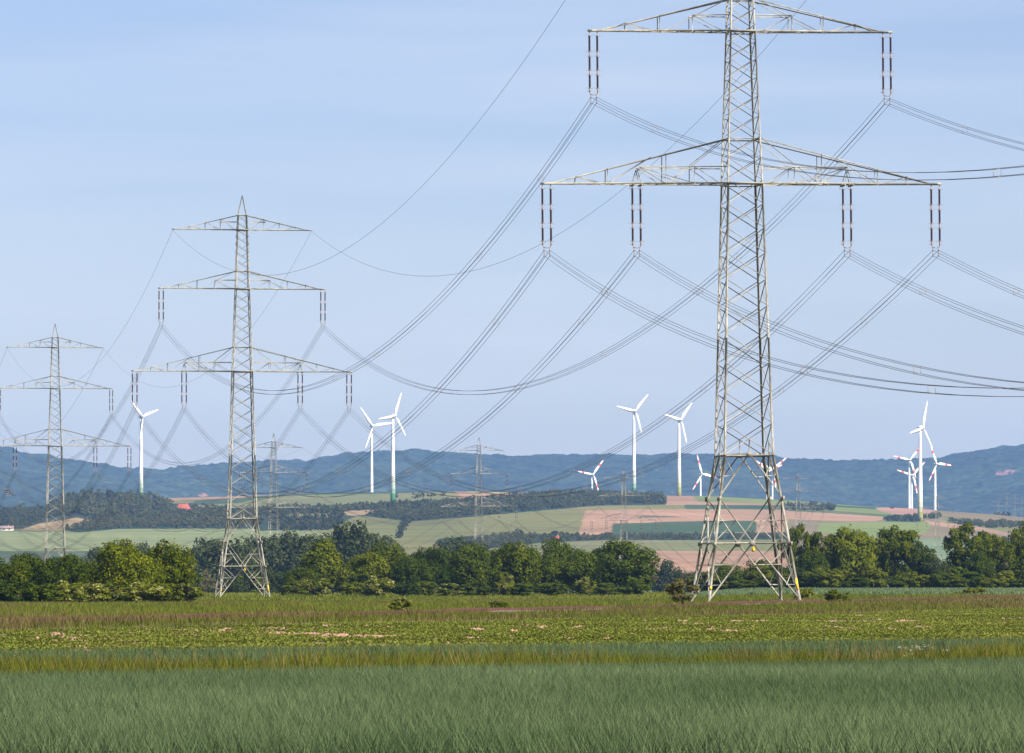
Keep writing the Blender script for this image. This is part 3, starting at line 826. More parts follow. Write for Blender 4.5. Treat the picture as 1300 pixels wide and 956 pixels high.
span(PT(T7), PT(T8), 30.0, 'pink field pylon', 'to copse pylon', False, .028)

# ------------------------------------------------------------------ wind turbines
def blade_mesh(R, s, red):
    n = 14; V = []; 
    for i in range(n):
        t = i / (n - 1); r = s * 1.0 + (R - s * 1.0) * t
        ch = np.interp(t, [0, .06, .2, .6, .95, 1], [.040, .046, .120, .082, .045, .015]) * R * 1.25
        th = np.interp(t, [0, .1, .3, 1], [.022, .018, .012, .003]) * R * 1.3
        tw = math.radians(np.interp(t, [0, .2, 1], [22, 12, 2]))
        sec = [(-.32, 0), (-.1, .5), (.3, .35), (.68, 0), (.3, -.35), (-.1, -.5)]
        for a_, c in sec:
            xx = a_ * ch; yy = c * th
            V.append((xx * math.cos(tw) - yy * math.sin(tw), xx * math.sin(tw) + yy * math.cos(tw), r))
    V = np.array(V); i = np.arange(n - 1)[:, None] * 6; j = np.arange(6)[None]; k = (j + 1) % 6
    Q = np.stack([i + j, i + k, i + 6 + k, i + 6 + j], -1).reshape(-1, 4)
    mi = np.zeros(len(Q), int)
    if red:
        seg = np.repeat(np.arange(n - 1), 6) / (n - 2); mi[(seg > .93) | ((seg > .5) & (seg < .72))] = 1
    Q = np.concatenate([Q, [(0, 1, 2, 5), (2, 3, 4, 5)]]); mi = np.concatenate([mi, [0, 0]])
    return mesh_np('blade', V, Q, [M['white'], M['red']], mi, False)

def turbine(name_label, ph, yh, pb, yb, D, R_px, c, a0, style, red=False, behind=False, sgn=-1):
    s = D / F                      # metres per photo pixel there
    x, y, z = at((ph + pb) / 2, D)
    hub = zat(yh, D) - z
    r = link('wind_turbine', None, loc=(x, y, z)); KIDS[r.name] = []
    tag(r, name_label, 'wind turbine', 'wind turbines on the ridge')
    R = R_px * s
    k = R / 32.0
    b = MB(); w0 = 2.1 if not red else 1.7; zs = np.linspace(-1.5, hub - 1.2, 12)
    if style != 'white': w0 = 2.3
    rad = [w0 + (1.0 - w0) * max(0, q) / hub for q in zs]
    b.tube([(0, 0, q) for q in zs], rad, 20)
    child('tower', b.mesh('tower', M['tower_green'] if style == 'green' else M['tower_olive'] if style == 'olive' else M['white'], True), r)
    psi = math.acos(c) * sgn
    n = np.array([-math.sin(psi), -math.cos(psi), 0]); u = np.array([math.cos(psi), -math.sin(psi), 0])
    # egg-shaped nacelle along the rotor axis
    b = MB(); L = 4.6 * k + 1.5; ts = np.linspace(0, 1, 12)
    cen = np.array([0, 0, hub])
    pts = [cen + n * (L * .62 - L * 1.35 * t) for t in ts]
    rr = [max(.05, (2.5 if not red else 1.7) * k * math.sin(PI * (t ** .62)) ** .7) for t in ts]
    b.tube(pts, rr, 14)
    child('nacelle', b.mesh('nacelle', M['white'], True), r)
    b = MB(); hc = cen + n * (L * .62)
    pts = [hc + n * q * k for q in (-1.4, -.7, .1, .8, 1.4, 1.7)]; b.tube(pts, [1.45 * k, 1.5 * k, 1.4 * k, 1.1 * k, .6 * k, .08], 14)
    rot = child('rotor_hub', b.mesh('rotor_hub', M['white'], True), r)
    from mathutils import Matrix
    for i in range(3):
        a = math.radians(a0 + 120 * i)
        d = u * math.sin(a) + np.array([0, 0, math.cos(a)])     # radial direction
        t_ = np.cross(d, -n)
        Mx = Matrix([[t_[0], -n[0], d[0], hc[0]], [t_[1], -n[1], d[1], hc[1]], [t_[2], -n[2], d[2], hc[2]], [0, 0, 0, 1]])
        o = child('blade', blade_mesh(R, .9 * k, red), r); o.matrix_local = Mx
    return r
# (label, hub, base, depth, rotor radius px, yaw, blade angle, tower paint)
turbine('white turbine with green tower foot, far left, above the wood', 178, 529, 180, 632, 5350, 29, .65, 72, 'green')
turbine('plain white turbine with hidden foot, left of the pair near mid left', 470.5, 541, 473, 626, 6100, 30, .85, 82, 'white')
turbine('white turbine with green tower foot on the meadow, right of the pair near mid left', 498, 528, 499.5, 632, 4950, 32, .65, 22, 'green')
turbine('tall white green-footed turbine standing behind the right end of the hillside wood', 804, 522, 805.5, 627, 5600, 29, .85, 42, 'green')
turbine('tall white turbine with yellow-green foot on the pink ridge field', 861.5, 533, 862.5, 629, 5480, 31, .72, 42, 'olive')
turbine('small red-striped turbine behind the hillside wood', 751, 602.5, 752, 625, 7000, 25, .85, 40, 'white', True)
turbine('small red-striped turbine immediately left of the nearest pylon', 888.5, 602, 890, 629, 7000, 27, .75, 100, 'white', True)
turbine('small red-striped turbine seen through the nearest pylon, the left one', 973, 599, 974, 636, 7200, 24, .85, 68, 'white', True)
turbine('small red-striped turbine seen through the nearest pylon, the right one', 981, 596, 980, 636, 7300, 25, .9, 52, 'white', True)
turbine('tallest turbine of the right cluster, white with yellow-green foot', 1167, 543, 1169.5, 653, 4700, 36, .55, 18, 'olive')
turbine('red-striped turbine, upper left of the right cluster', 1154, 584, 1154.5, 645, 6300, 25, .95, 42, 'white', True)
turbine('red-striped turbine with the lower hub, close beside the tallest right turbine', 1156.5, 603.5, 1158.5, 645, 6800, 25, .9, 46, 'white', True)
turbine('red-striped turbine, rightmost of the right cluster', 1186, 589, 1188, 649, 5750, 27, .75, 94, 'white', True)

# ------------------------------------------------------------------ trees
def crown_mesh(name, seed, mat, nl=6000, leaf=.030, z0=.06, nb=40, shape='round', hollow=.55, blossom=0, squash=1.0):
    """unit-high, unit-wide crown made of leaf faces gathered in clumps"""
    g = np.random.default_rng(seed)
    C = []; 
    while len(C) < nb:
        q = g.uniform(-1, 1, 3)
        if q.dot(q) > 1: continue
        zz = z0 + (q[2] * .5 + .5) * (1 - z0)
        t = (zz - z0) / (1 - z0)
        if shape == 'round': env = math.sqrt(max(0, 1 - (2 * t - .9) ** 2 / 1.21)) 
        elif shape == 'cone': env = (1 - t) ** .62 * 1.05 if t > .12 else .75 + t
        elif shape == 'loose': env = math.sqrt(max(0, 1 - (2 * t - 1.0) ** 2)) * (.7 + .5 * g.random())
        else: env = 1 if t < .55 else math.sqrt(max(0, 1 - ((t - .55) / .5) ** 2))
        r = g.uniform(.06, .145) * (1.1 if shape != 'loose' else .80)
        hx, hy = q[0] * env * .5, q[1] * env * .5
        l = math.hypot(hx, hy); lim = env * .5 - r * .6
        if l > max(lim, 0.02): hx *= max(lim, .02) / l; hy *= max(lim, .02) / l
        elif l < hollow * lim and g.random() < .5: continue
        C.append((hx, hy, min(max(zz, z0 + r * .4), 1 - r * .75), r))
    C = np.array(C)
    # a clump carries a pointed leader now and then
    k = g.choice(nb, nl, p=C[:, 3] ** 2 / (C[:, 3] ** 2).sum())
    d = g.normal(size=(nl, 3)); d[:, 2] = d[:, 2] * .9 + .15; d /= np.linalg.norm(d, axis=1)[:, None]
    rr = C[k, 3] * (g.random(nl) ** .33 * .55 + .55) * (1 + .55 * g.random(nl) * (g.random(nl) > .86))
    P = C[k, :3] + d * rr[:, None] * np.array([1, 1, .85])
    P[:, 2] = np.maximum(P[:, 2], z0 * .5)
    nrm = d + g.normal(size=(nl, 3)) * .40; nrm[:, 2] += .25; nrm /= np.linalg.norm(nrm, axis=1)[:, None]
    a = np.cross(nrm, g.normal(size=(nl, 3))); a /= np.linalg.norm(a, axis=1)[:, None]; b = np.cross(nrm, a)
    s = (leaf * g.uniform(.6, 1.3, nl))[:, None]
    V = np.stack([P - a * s, P - b * s * .62, P + a * s, P + b * s * .62], 1).reshape(-1, 3)
    me = mesh_np(name, V, np.arange(nl * 4).reshape(-1, 4), mat if not blossom else [mat, M['blossom']])
    ct = g.random(nb)
    tone = np.clip(ct[k] * .5 + g.random(nl) * .5, 0, 1)
    if blossom:
        cb = g.random(nb) < blossom
        mi = (cb[k] & (g.random(nl) < .38)).astype(np.int32)
        me.polygons.foreach_set('material_index', mi)
    attr(me, 'tone', np.repeat(tone[:, None], 4, 0) * np.ones((1, 3)))
    return me, C
def trunk_mesh(name, C, seed, r=.022, z0=.06):
    g = np.random.default_rng(seed + 99); b = MB()
    top = .72; pts = [(0, 0, -.03), (.004, .0, .02)]
    lean = g.uniform(-.05, .05, 2)
    for t in np.linspace(.15, top, 5): pts.append((lean[0] * t + g.uniform(-.012, .012), lean[1] * t + g.uniform(-.012, .012), t))
    b.tube(pts, [r * 1.5, r * 1.1, r, r * .85, r * .7, r * .5, r * .25], 7)
    for q in C[g.permutation(len(C))[:12]]:
        zb = max(.08, min(q[2] * .55, .6)); base = np.array([lean[0] * zb, lean[1] * zb, zb])
        mid = base * .5 + q[:3] * .5 + np.array([0, 0, .03]); b.tube([base, mid, q[:3]], [r * .42, r * .3, r * .1], 5)
    return b.mesh(name, M['bark'], True)

TPL = {}
def tpl(key, mat, n=3, trunk=True, **kw):
    L = []
    for i in range(n):
        sd = (sum(map(ord, key)) * 7 + i * 13)
        me, C = crown_mesh('crown', sd, M[mat], **kw)
        L.append((me, trunk_mesh('trunk', C, sd, r=kw.get('tr', .022)) if trunk else None))
    TPL[key] = L
tpl('green', 'leaf_green', 4, nl=10000, leaf=.024, nb=90, shape='round')
tpl('cone', 'leaf_green', 2, nl=10000, leaf=.024, nb=90, shape='cone')
tpl('dark', 'leaf_dark', 4, nl=10000, leaf=.024, nb=85, shape='round')
tpl('loose', 'leaf_green', 4, nl=6200, leaf=.024, nb=52, z0=.30, shape='loose')
tpl('bush', 'leaf_elder', 3, nl=4200, leaf=.040, nb=34, z0=.02, shape='bush')
tpl('flower', 'leaf_elder', 3, nl=4600, leaf=.040, nb=36, z0=.02, shape='bush', blossom=.42)
tpl('darkbush', 'leaf_dark', 3, nl=4200, leaf=.042, nb=34, z0=.02, shape='bush')
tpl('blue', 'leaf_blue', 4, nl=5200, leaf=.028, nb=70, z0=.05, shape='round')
tpl('pale', 'leaf_pale', 2, nl=1500, leaf=.028, nb=22, z0=.08, shape='loose')
tpl('rust', 'leaf_rust', 1, nl=2000, leaf=.036, nb=26, z0=.18, shape='loose')
tpl('far', 'leaf_far', 4, nl=420, leaf=.085, nb=14, z0=.03, shape='round')
USE = {}
def tree(kind, label, p, ytop, w, D, name, cat, group, base=None):
    i = USE.get(kind, 0); USE[kind] = i + 1
    me, tm = TPL[kind][i % len(TPL[kind])]
    if base is not None: x, y, z = hit(p, base)
    else: x, y, z = at(p, D)
    h = zat(ytop, y) - z; wm = w * y / F
    r = link(name, None, loc=(x, y, z), rz=rng.uniform(0, 6.28)); r.scale = (wm * 1.08, wm * 1.08, h * 1.03)
    tag(r, label, cat, group)
    child('crown', me, r)
    if tm: child('trunk', tm, r)
    return r
ORD = ['first', 'second', 'third', 'fourth', 'fifth', 'sixth', 'seventh', 'eighth', 'ninth', 'tenth', 'eleventh', 'twelfth', 'thirteenth', 'fourteenth', 'fifteenth', 'sixteenth', 'seventeenth', 'eighteenth', 'nineteenth', 'twentieth']
# left clump
for i, (p, t, w, k) in enumerate([(-40, 712, 70, 'dark'), (6, 710, 62, 'green'), (34, 704, 54, 'dark'), (62, 711, 50, 'dark'), (88, 706, 54, 'dark'), (122, 715, 56, 'green'), (157, 689, 74, 'green'), (186, 712, 54, 'green'), (215, 687, 68, 'green')]):
    lab = {0: 'dark broadleaf tree cut by the left frame edge', 6: 'tall bright green tree in the left clump, left one of its two peaks', 8: 'tall bright green tree closing the left clump at its right end'}.get(i, 'dense broadleaf tree in the left clump, %s from the left edge' % ORD[i])
    tree(k, lab, p, t, w, 505 + (i % 3) * 9, 'broadleaf_tree', 'tree', 'trees in the left clump')
for i, (p, t, w, k) in enumerate([(-20, 735, 60, 'darkbush'), (22, 738, 54, 'darkbush'), (56, 742, 48, 'darkbush'), (88, 738, 46, 'flower'), (118, 742, 48, 'flower'), (150, 738, 52, 'flower'), (182, 740, 50, 'flower'), (212, 741, 48, 'bush'), (237, 742, 36, 'flower')]):
    tree(k, ('dark shrub' if 'dark' in k else 'yellow-green elder bush with cream blossom' if k == 'flower' else 'yellow-green elder bush without blossom') + ' under the left clump, %s from left' % ORD[i], p, t, w, 482 + (i % 2) * 7, 'bush', 'bush', 'bushes before the left clump')
# middle row
mid = [(385, 722, 46, 'green'), (410, 687, 76, 'cone'), (440, 714, 44, 'green'), (467, 701, 56, 'green'), (491, 689, 60, 'green'), (521, 706, 50, 'dark'), (546, 697, 56, 'dark'), (573, 702, 50, 'dark'), (599, 693, 56, 'dark'),
       (627, 697, 52, 'dark'), (655, 691, 58, 'green'), (682, 699, 52, 'green'), (706, 686, 46, 'dark'), (736, 699, 58, 'dark'), (762, 698, 52, 'dark'), (793, 687, 82, 'dark')]
for i, (p, t, w, k) in enumerate(mid):
    lab = {1: 'pointed bright green tree right of the second pylon, starting the middle row', 4: 'bright peaked tree left of the middle of the tree row', 15: 'broad round dark green tree ending the middle row at the right'}.get(i, ('dark' if k == 'dark' else 'bright') + ' green tree in the middle row, %s counted from the left' % ORD[i])
    tree(k, lab, p, t, w, 842 + (i * 7 % 5) * 9, 'broadleaf_tree', 'tree', 'trees in the middle row')
for i, (p, t, w, k) in enumerate([(374, 738, 32, 'bush'), (398, 733, 44, 'flower'), (448, 738, 34, 'bush'), (480, 732, 36, 'flower'), (512, 740, 36, 'darkbush'), (541, 738, 38, 'bush'), (570, 741, 36, 'flower'), (602, 738, 36, 'darkbush'), (640, 727, 24, 'flower'), (664, 741, 36, 'darkbush'),
                                  (700, 738, 38, 'darkbush'), (744, 733, 26, 'flower'), (772, 741, 40, 'darkbush'), (806, 738, 34, 'darkbush')]):
    lab = {8: 'bush covered in cream blossom in the centre of the middle row', 11: 'narrow yellow-green blossoming bush under the right part of the middle row'}.get(i, ('dark shrub' if 'dark' in k else 'yellow-green blossoming elder bush' if k == 'flower' else 'plain yellow-green bush') + ' under the middle row, %s from the left' % ORD[i])
    tree(k, lab, p, t, w, 812 + (i % 3) * 6, 'bush', 'bush', 'bushes under the middle row')
# right side, loose oaks with visible trunks
rt_ = [(1016, 668, 44, 'loose', 'slim loose tree touching the right side of the nearest pylon'), (1046, 675, 54, 'loose', 'leafy tree right of the nearest pylon, trunk bare at the foot'), (1083, 670, 66, 'green', 'broad dense tree third right of the nearest pylon'),
       (1136, 670, 62, 'loose', 'open-crowned tree below the tallest right turbine'), (1166, 690, 44, 'loose', 'smaller loose tree leaning right of the open-crowned one'), (1190, 709, 40, 'blue', 'low dark rounded tree in the gap between the two right groups'),
       (1226, 666, 60, 'loose', 'tall oak with open crown and visible trunk near the right edge'), (1259, 675, 40, 'loose', 'feathery tree right beside the tall oak'), (1301, 664, 46, 'green', 'dark tree cut by the right frame edge'), (1276, 688, 40, 'green', 'low leafy tree between feathery tree and right edge'),
       (1064, 683, 46, 'dark', 'dark leafy tree filling the gap left of the broad dense tree'), (1106, 686, 44, 'green', 'medium tree between the broad dense tree and the open-crowned tree'),
       (1243, 702, 40, 'dark', 'low dark tree between the tall oak and the feathery tree'), (1030, 700, 40, 'dark', 'low dark tree just right of the nearest pylon leg'),
       (1268, 712, 34, 'pale', 'bare greyish shrub under the feathery tree'), (1208, 716, 40, 'darkbush', 'round dark shrub left of the tall oak trunk')]
for p, t, w, k, lab in rt_:
    tree(k, lab, p, t, w, 905 + (p * 7 % 5) * 6, 'oak_tree' if k == 'loose' else 'broadleaf_tree', 'tree', 'trees at the right')
for i, (p, t, w, k, D) in enumerate([(848, 713, 44, 'blue', 1500), (872, 724, 40, 'blue', 1300), (898, 728, 48, 'darkbush', 960), (922, 716, 52, 'dark', 960), (946, 724, 44, 'darkbush', 950), (968, 712, 50, 'dark', 960), (992, 716, 48, 'darkbush', 950), (1008, 722, 44, 'dark', 940)]):
    tree(k, 'dark leafy tree behind the feet of the nearest pylon, %s from the left' % ORD[i], p, t, w, D, 'broadleaf_tree', 'tree', 'trees behind the nearest pylon')
for i, p in enumerate(range(902, 1322, 21)):
    k = ['bush', 'darkbush', 'bush', 'bush', 'darkbush'][i % 5]
    tree(k, ('bright' if k == 'bush' else 'dark') + ' green hedge bush along the right tree line, %s from its left end' % ORD[i], p + rng.uniform(-4, 4), 727 + rng.uniform(-9, 9), 34 + rng.uniform(-6, 8), 868 + rng.uniform(-8, 8), 'bush', 'bush', 'bushes along the right tree line')
for i, p in enumerate(range(1016, 1310, 20)):
    tree('darkbush', 'dark shrub in the second row behind the right hedge, %s from left' % ORD[i], p + rng.uniform(-4, 4), 718 + rng.uniform(-8, 8), 36, 950 + rng.uniform(-8, 8), 'bush', 'bush', 'shrubs behind the right hedge')
# grey-green trees in the valley behind
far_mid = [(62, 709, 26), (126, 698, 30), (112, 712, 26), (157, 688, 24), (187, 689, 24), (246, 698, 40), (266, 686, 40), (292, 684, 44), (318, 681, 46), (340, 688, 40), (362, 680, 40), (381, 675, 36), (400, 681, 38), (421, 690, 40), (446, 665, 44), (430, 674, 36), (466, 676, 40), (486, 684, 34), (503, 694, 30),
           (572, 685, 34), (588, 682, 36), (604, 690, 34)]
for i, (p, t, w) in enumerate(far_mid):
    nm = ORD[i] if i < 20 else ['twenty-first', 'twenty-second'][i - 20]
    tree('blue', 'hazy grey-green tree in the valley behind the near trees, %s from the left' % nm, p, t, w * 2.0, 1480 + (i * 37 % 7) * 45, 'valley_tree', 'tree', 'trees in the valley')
tree('pale', 'sparse grey-leaved tree behind the middle row, left of the lone distant pylon', 549, 687, 40, 1300, 'valley_tree', 'tree', 'trees in the valley')
tree('pale', 'pale willow-like tree just left of the second pylon foot', 262, 723, 26, 950, 'valley_tree', 'tree', 'trees in the valley')
for i, (p, t, w) in enumerate([(262, 738, 44), (250, 728, 30), (292, 733, 46), (318, 728, 44), (345, 722, 44), (362, 728, 36)]):
    tree('darkbush' if i % 2 else 'blue', 'dark shrub behind the second pylon feet, %s from the left' % ORD[i], p, t, w, 1010 + 12 * i, 'bush', 'bush', 'shrubs behind the second pylon')
# single shrubs on the near grass
tree('rust', 'small tree with reddish-brown seed clusters left of the nearest pylon foot', 866, 733, 46, 372, 'small_tree', 'tree', None)
tree('flower', 'small round blossoming bush standing alone on the grass at mid left', 509, 759, 26, 0, 'bush', 'bush', None, base=778)
tree('darkbush', 'tiny dark shrub beside the start of the railway line', 632, 763, 26, 0, 'bush', 'bush', None, base=775)
tree('bush', 'low rounded green bush right of the nearest pylon', 1063, 749, 30, 0, 'bush', 'bush', None, base=767)
tree('bush', 'small yellow-green bush beside the track near the right edge', 1238, 745, 26, 0, 'bush', 'bush', None, base=757)
tree('bush', 'very low green bush just left of the small yellow-green one', 1217, 752, 20, 0, 'bush', 'bush', None, base=758)
tree('flower', 'small blossoming shrub at the right foot of the nearest pylon', 1020, 745, 24, 470, 'bush', 'bush', None)

# ------------------------------------------------------------------ woods on the hillside (uncountable: stuff)
def wood(label, poly, n, hpx, name='hill_wood', jitter=.35):
    xs_ = [q[0] for q in poly]; ys_ = [q[1] for q in poly]
    P = []
    while len(P) < n:
        a = rng.uniform(min(xs_), max(xs_), 400); c = rng.uniform(min(ys_), max(ys_), 400)
        k = inpoly(a, c, poly); P += list(zip(a[k], c[k]))
    P = P[:n]; VV = []; TT = []
    for p, yy in P:
        x, y, z = hit(p, yy); me, C = FARV[rng.integers(len(FARV))]
        h = hpx * rng.uniform(1 - jitter, 1 + jitter) * y / F; w = h * rng.uniform(.8, 1.25); a = rng.uniform(0, 6.28)
        R = np.array([[math.cos(a), -math.sin(a), 0], [math.sin(a), math.cos(a), 0], [0, 0, 1]])
        VV.append((me * [w, w, h]) @ R.T + [x, y, z]); TT.append(np.clip(C * .55 + rng.random() * .5, 0, 1))
    V = np.concatenate(VV); T = np.concatenate(TT)
    m = mesh_np(name, V, np.arange(len(V)).reshape(-1, 4), M['leaf_far']); attr(m, 'tone', T[:, None] * np.ones((1, 3)))
    return tag(link(name, m), label, 'wood', kind='stuff')
FARV = []
for me, _ in TPL['far']:
    v = np.empty(len(me.vertices) * 3, np.float32); me.vertices.foreach_get('co', v)
    c = np.empty(len(me.vertices) * 4, np.float32); me.color_attributes['tone'].data.foreach_get('color', c)
    FARV.append((v.reshape(-1, 3).astype(float), c.reshape(-1, 4)[:, 0].astype(float)))
wood('dark wood covering the left hill slope below the far hills', [(-120, 650), (0, 649), (62, 648), (66, 661), (48, 665), (26, 673), (-120, 676)], 260, 9)
wood('high wooded knoll with the left turbine rising behind it', [(62, 641), (90, 634.5), (200, 635), (215, 640), (215, 646), (150, 662), (118, 662), (98, 655), (66, 659)], 330, 11)
wood('mixed wood below the red roof, above the pale green field', [(118, 664), (150, 660), (215, 652), (300, 650), (330, 650), (330, 671), (150, 671), (102, 675), (80, 674)], 520, 8)
wood('low scrub around the red roof', [(200, 646), (216, 640), (219, 652), (246, 653), (247, 646), (330, 649), (330, 658), (210, 658)], 110, 7)
wood('dark hedge across the slope behind the second pylon', [(318, 652), (345, 648), (425, 648), (545, 640.5), (548, 644), (500, 646.5), (432, 650), (425, 653), (340, 654)], 230, 8)
wood('thicket above the pale green strip behind the second pylon', [(340, 656), (360, 658), (425, 661), (437, 664), (425, 670), (412, 675), (350, 673)], 190, 8)
wood('long wood stretching over the middle of the hillside', [(462, 655), (500, 650), (560, 642), (600, 640), (690, 632), (740, 630), (842, 634), (845, 640.5), (760, 641.5), (700, 647), (600, 655.5), (520, 661.5), (480, 658)], 850, 8)
wood('wood edge running along the ridge top', [(545, 641), (600, 635), (690, 629), (705, 627), (840, 629.5), (843, 637), (700, 634), (600, 640)], 280, 6.5)
wood('narrow scrub strip running down the olive meadow', [(513, 660), (521, 662), (509, 684), (501, 684)], 50, 5)
wood('shrub belt below the olive meadow', [(556, 690), (600, 684), (655, 680), (760, 682), (905, 681), (1000, 681), (1000, 685), (760, 686), (690, 689), (640, 695), (556, 702)], 420, 6)
wood('dark copse behind the faint pylon right of the nearest one', [(992, 646), (1030, 645.5), (1058, 647), (1060, 648.3), (1020, 648.5), (992, 648)], 60, 8)
wood('scrub mound under the tallest right turbine', [(1120, 660), (1140, 656), (1170, 659), (1172, 663), (1122, 662)], 60, 5)
wood('bushes right of the tallest right turbine foot', [(1158, 657), (1193, 656.5), (1194, 659.5), (1160, 659)], 40, 6)
wood('long dark wood strip on the right slope', [(1200, 662), (1225, 664), (1296, 667), (1330, 668), (1330, 671), (1260, 671), (1215, 666)], 140, 6.5)
wood('hedge along the pale green field at the right', [(1200, 684), (1300, 685), (1330, 686), (1330, 687), (1200, 685)], 60, 4)
# single trees on the hillside
for p, yb, h, w, lab in [(428, 661, 22, 22, 'large dark tree standing alone left of the tan field strip'), (502, 632, 7, 7, 'round bush immediately right of the green-footed meadow turbine'), (527, 633.5, 8, 9, 'small tree, left one in the clump on the upper meadow'), (534, 632, 8, 9, 'small tree, second in the clump on the upper meadow'),
                         (548, 631, 6, 12, 'low wide bush in the middle of the upper meadow clump'), (563, 629.5, 6, 9, 'low bush ending the upper meadow clump at the right'), (698, 630, 8, 11, 'rounded tree on the ridge left of the small red-striped turbine'), (739, 630, 9, 11, 'rounded tree on the ridge just left of the small turbine tower'),
                         (763, 630, 7, 8, 'rounded tree on the ridge right of the small turbine tower'), (378, 643, 7, 9, 'small tree on the edge of the upper field behind the distant pylon'), (1132, 646, 4, 6, 'bush on the tan mound in the right cluster'), (658, 680, 9, 12, 'rounded tree at the start of the lower shrub belt'),
                         (707, 680, 7, 18, 'broad tree in the lower shrub belt'), (253, 647, 5, 6, 'round bush on the light field right of the red roof'), (186, 633, 7, 9, 'tree beside the foot of the left turbine'), (118, 641, 22, 18, 'tall round tree standing out of the knoll wood, left one'), (141, 641, 22, 20, 'tall round tree standing out of the knoll wood, right one'), (92, 644, 21, 16, 'tree marking the left shoulder of the knoll wood'),
                         (1266, 652.5, 3, 9, 'low bush on the right ridge beneath the faint pylons, left one'), (1277, 653, 4, 10, 'low bush on the right ridge beneath the faint pylons, right one')]:
    tree('far', lab, p, yb - h, w, 0, 'hillside_tree', 'tree', 'single trees on the hillside', base=yb)

# ------------------------------------------------------------------ buildings
def house(name, label, p, yb, wpx, wall_px, roof_px, roof, D=None, hip=False, yaw=0):
    if D: x, y, z = at(p, D)
    else: x, y, z = hit(p, yb)
    s = y / F; w = wpx * s / 2; dp = w * .8; hw = wall_px * s; hr = roof_px * s
    r = link(name, None, loc=(x, y, z), rz=yaw); KIDS[r.name] = []; tag(r, label, 'building')
    b = MB()
    b.add([(-w, -dp, -2), (w, -dp, -2), (w, dp, -2), (-w, dp, -2), (-w, -dp, hw), (w, -dp, hw), (w, dp, hw), (-w, dp, hw), (-w, 0, hw + hr), (w, 0, hw + hr)],
          [(0, 1, 5, 4), (1, 2, 6, 5), (2, 3, 7, 6), (3, 0, 4, 7)], [(5, 6, 9), (7, 4, 8)])
    child('wall', b.mesh('wall', M['render']), r)
    b = MB(); e = .5; t = .25; hx = w * .55 if hip else w + e
    sl = hr / dp
    for sg in (-1, 1):
        q = [(-w - e, sg * (dp + e), hw - e * sl + .06), (w + e, sg * (dp + e), hw - e * sl + .06), (hx, 0, hw + hr + .06), (-hx, 0, hw + hr + .06)]
        b.add(q + [(a_, c_, z_ + t) for a_, c_, z_ in q], [(0, 1, 2, 3), (4, 5, 6, 7), (0, 1, 5, 4), (1, 2, 6, 5), (3, 0, 4, 7)])
    if hip:
        for sg in (-1, 1):
            b.add([(sg * (w + e), -dp - e, hw + t), (sg * (w + e), dp + e, hw + t), (sg * hx, 0, hw + hr + .06 + t)], T=[(0, 1, 2)])
    rf = child('roof', b.mesh('roof', M[roof]), r)
    b = MB(); b.bar((w * .4, dp * .3, hw + hr * .4), (w * .4, dp * .3, hw + hr + 1.2), .8); child('chimney', b.mesh('chimney', M['roof_grey']), rf)
    for i in range(3):
        cx_ = -w * .6 + i * w * .6
        b = MB(); b.bar((cx_, -dp - .04, hw * .35), (cx_, -dp - .04, hw * .8), 1.1, .08, (0, 1, 0)); child('window', b.mesh('window', M['glass']), r)
    return r
house('barn', 'barn with a broad bright red roof half hidden in the wood', 232.5, 652, 22, 2.2, 9.5, 'roof_red', hip=True, yaw=.12)
house('house', 'tiny pale house gable peeping from the knoll wood left of the turbine', 158.5, 634, 5, 3, 2.4, 'roof_grey')
house('house', 'pale roofed farmhouse low at the left frame edge', 6, 674, 22, 3.5, 2.4, 'roof_grey')
house('shed', 'small pinkish shed standing in the shrub belt behind the middle row', 707.5, 689, 3, 6, 1.6, 'roof_red')
house('house', 'small house with purplish roof glimpsed through the trees at the right', 1243, 0, 14, 6, 5, 'roof_grey', D=1150)

# ------------------------------------------------------------------ air
b = MB()
X0_, X1_, Y0_, Y1_, Z0_, Z1_ = -13000, 13000, -450, 16300, -820, 420
b.add([(X0_, Y0_, -12), (X1_, Y0_, -12), (X1_, Y1_, Z0_), (X0_, Y1_, Z0_), (X0_, Y0_, Z1_), (X1_, Y0_, Z1_), (X1_, Y1_, Z1_), (X0_, Y1_, Z1_)],
      [(3, 2, 1, 0), (4, 5, 6, 7), (0, 1, 5, 4), (1, 2, 6, 5), (2, 3, 7, 6), (3, 0, 4, 7)])
hm = bpy.data.materials.new('haze_air'); hm.use_nodes = True; nt = hm.node_tree
nt.nodes.remove(nt.nodes['Principled BSDF'])
pv = nt.nodes.new('ShaderNodeVolumePrincipled')
pv.inputs['Color'].default_value = (.27, .52, 1.0, 1); pv.inputs['Density'].default_value = 0.000038; pv.inputs['Anisotropy'].default_value = .0
nt.links.new(pv.outputs[0], nt.nodes['Material Output'].inputs['Volume'])
hz = link('haze', b.mesh('haze', hm)); hz['kind'] = 'stuff'; hz['label'] = 'thin bluish summer haze over the land'; hz['category'] = 'haze'

# ------------------------------------------------------------------ sky, sun, camera
SUN_EL = math.radians(40); SUN_AZ = math.radians(130)   # azimuth from +Y clockwise
w = bpy.data.worlds.new('World'); scene.world = w; w.use_nodes = True; nt = w.node_tree
bg = nt.nodes['Background']; sky = nt.nodes.new('ShaderNodeTexSky'); sky.sky_type = 'NISHITA'; sky.sun_disc = False
sky.sun_elevation = SUN_EL; sky.sun_rotation = SUN_AZ; sky.air_density = 1.0; sky.dust_density = .3; sky.ozone_density = 2.0
tint = nt.nodes.new('ShaderNodeMix'); tint.data_type = 'RGBA'; tint.blend_type = 'MULTIPLY'; tint.inputs[0].default_value = 1
tint.inputs[7].default_value = (.93, .885, 1.09, 1)
tc = nt.nodes.new('ShaderNodeTexCoord'); mp = nt.nodes.new('ShaderNodeMapping'); mp.inputs['Scale'].default_value = (5, 5, 60); mp.inputs['Rotation'].default_value = (.02, .06, 0)
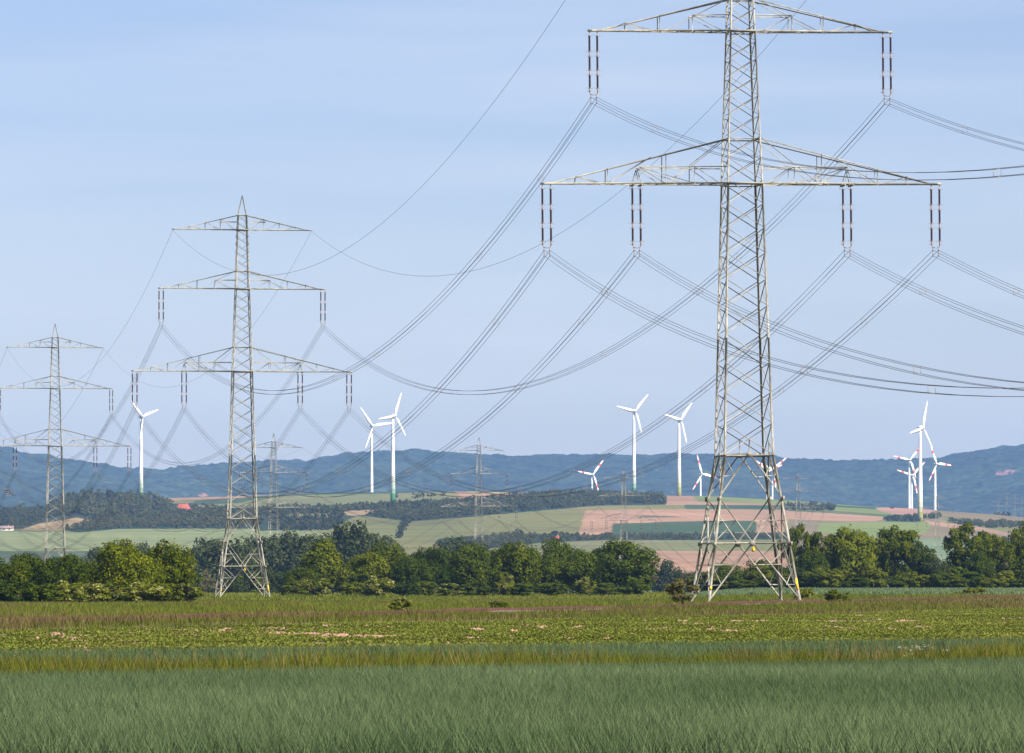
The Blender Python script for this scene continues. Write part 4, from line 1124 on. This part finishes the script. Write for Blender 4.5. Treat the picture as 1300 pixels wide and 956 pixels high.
ns_ = nt.nodes.new('ShaderNodeTexNoise'); ns_.inputs['Scale'].default_value = 1.3; ns_.inputs['Detail'].default_value = 5
mr = nt.nodes.new('ShaderNodeMapRange'); mr.inputs[1].default_value = .42; mr.inputs[2].default_value = .75; mr.inputs[3].default_value = 0; mr.inputs[4].default_value = .38
cl = nt.nodes.new('ShaderNodeMix'); cl.data_type = 'RGBA'; cl.inputs[7].default_value = (7.2, 7.6, 8.4, 1)
nt.links.new(tc.outputs['Generated'], mp.inputs[0]); nt.links.new(mp.outputs[0], ns_.inputs['Vector']); nt.links.new(ns_.outputs['Fac'], mr.inputs[0])
nt.links.new(sky.outputs[0], tint.inputs[6]); nt.links.new(tint.outputs[2], cl.inputs[6]); nt.links.new(mr.outputs[0], cl.inputs[0])
nt.links.new(cl.outputs[2], bg.inputs[0]); bg.inputs[1].default_value = .0570
sl_ = bpy.data.lights.new('sun', 'SUN'); sl_.energy = 5.0; sl_.angle = math.radians(.5); sl_.color = (1.0, .91, .78)
so = bpy.data.objects.new('sun', sl_); coll.objects.link(so)
from mathutils import Vector
ds = Vector((math.sin(SUN_AZ) * math.cos(SUN_EL), math.cos(SUN_AZ) * math.cos(SUN_EL), math.sin(SUN_EL)))
so.rotation_euler = ds.to_track_quat('Z', 'Y').to_euler(); so.location = ds * 300

cam = bpy.data.cameras.new('camera'); cam.sensor_width = 36; cam.lens = F / 1300 * 36
cam.shift_y = (HY - 478) / 1300; cam.clip_start = 1; cam.clip_end = 60000
co = bpy.data.objects.new('camera', cam); coll.objects.link(co); co.location = (0, 0, CAMZ); co.rotation_euler = (PI / 2, 0, 0)
scene.camera = co
scene.view_settings.view_transform = 'Standard'; scene.view_settings.look = 'None'; scene.view_settings.exposure = 1.0; scene.view_settings.gamma = 1
scene.view_settings.use_curve_mapping = False
scene.cycles.max_bounces = 5; scene.cycles.diffuse_bounces = 2; scene.cycles.transmission_bounces = 3; scene.cycles.volume_bounces = 1
scene.cycles.use_denoising = True
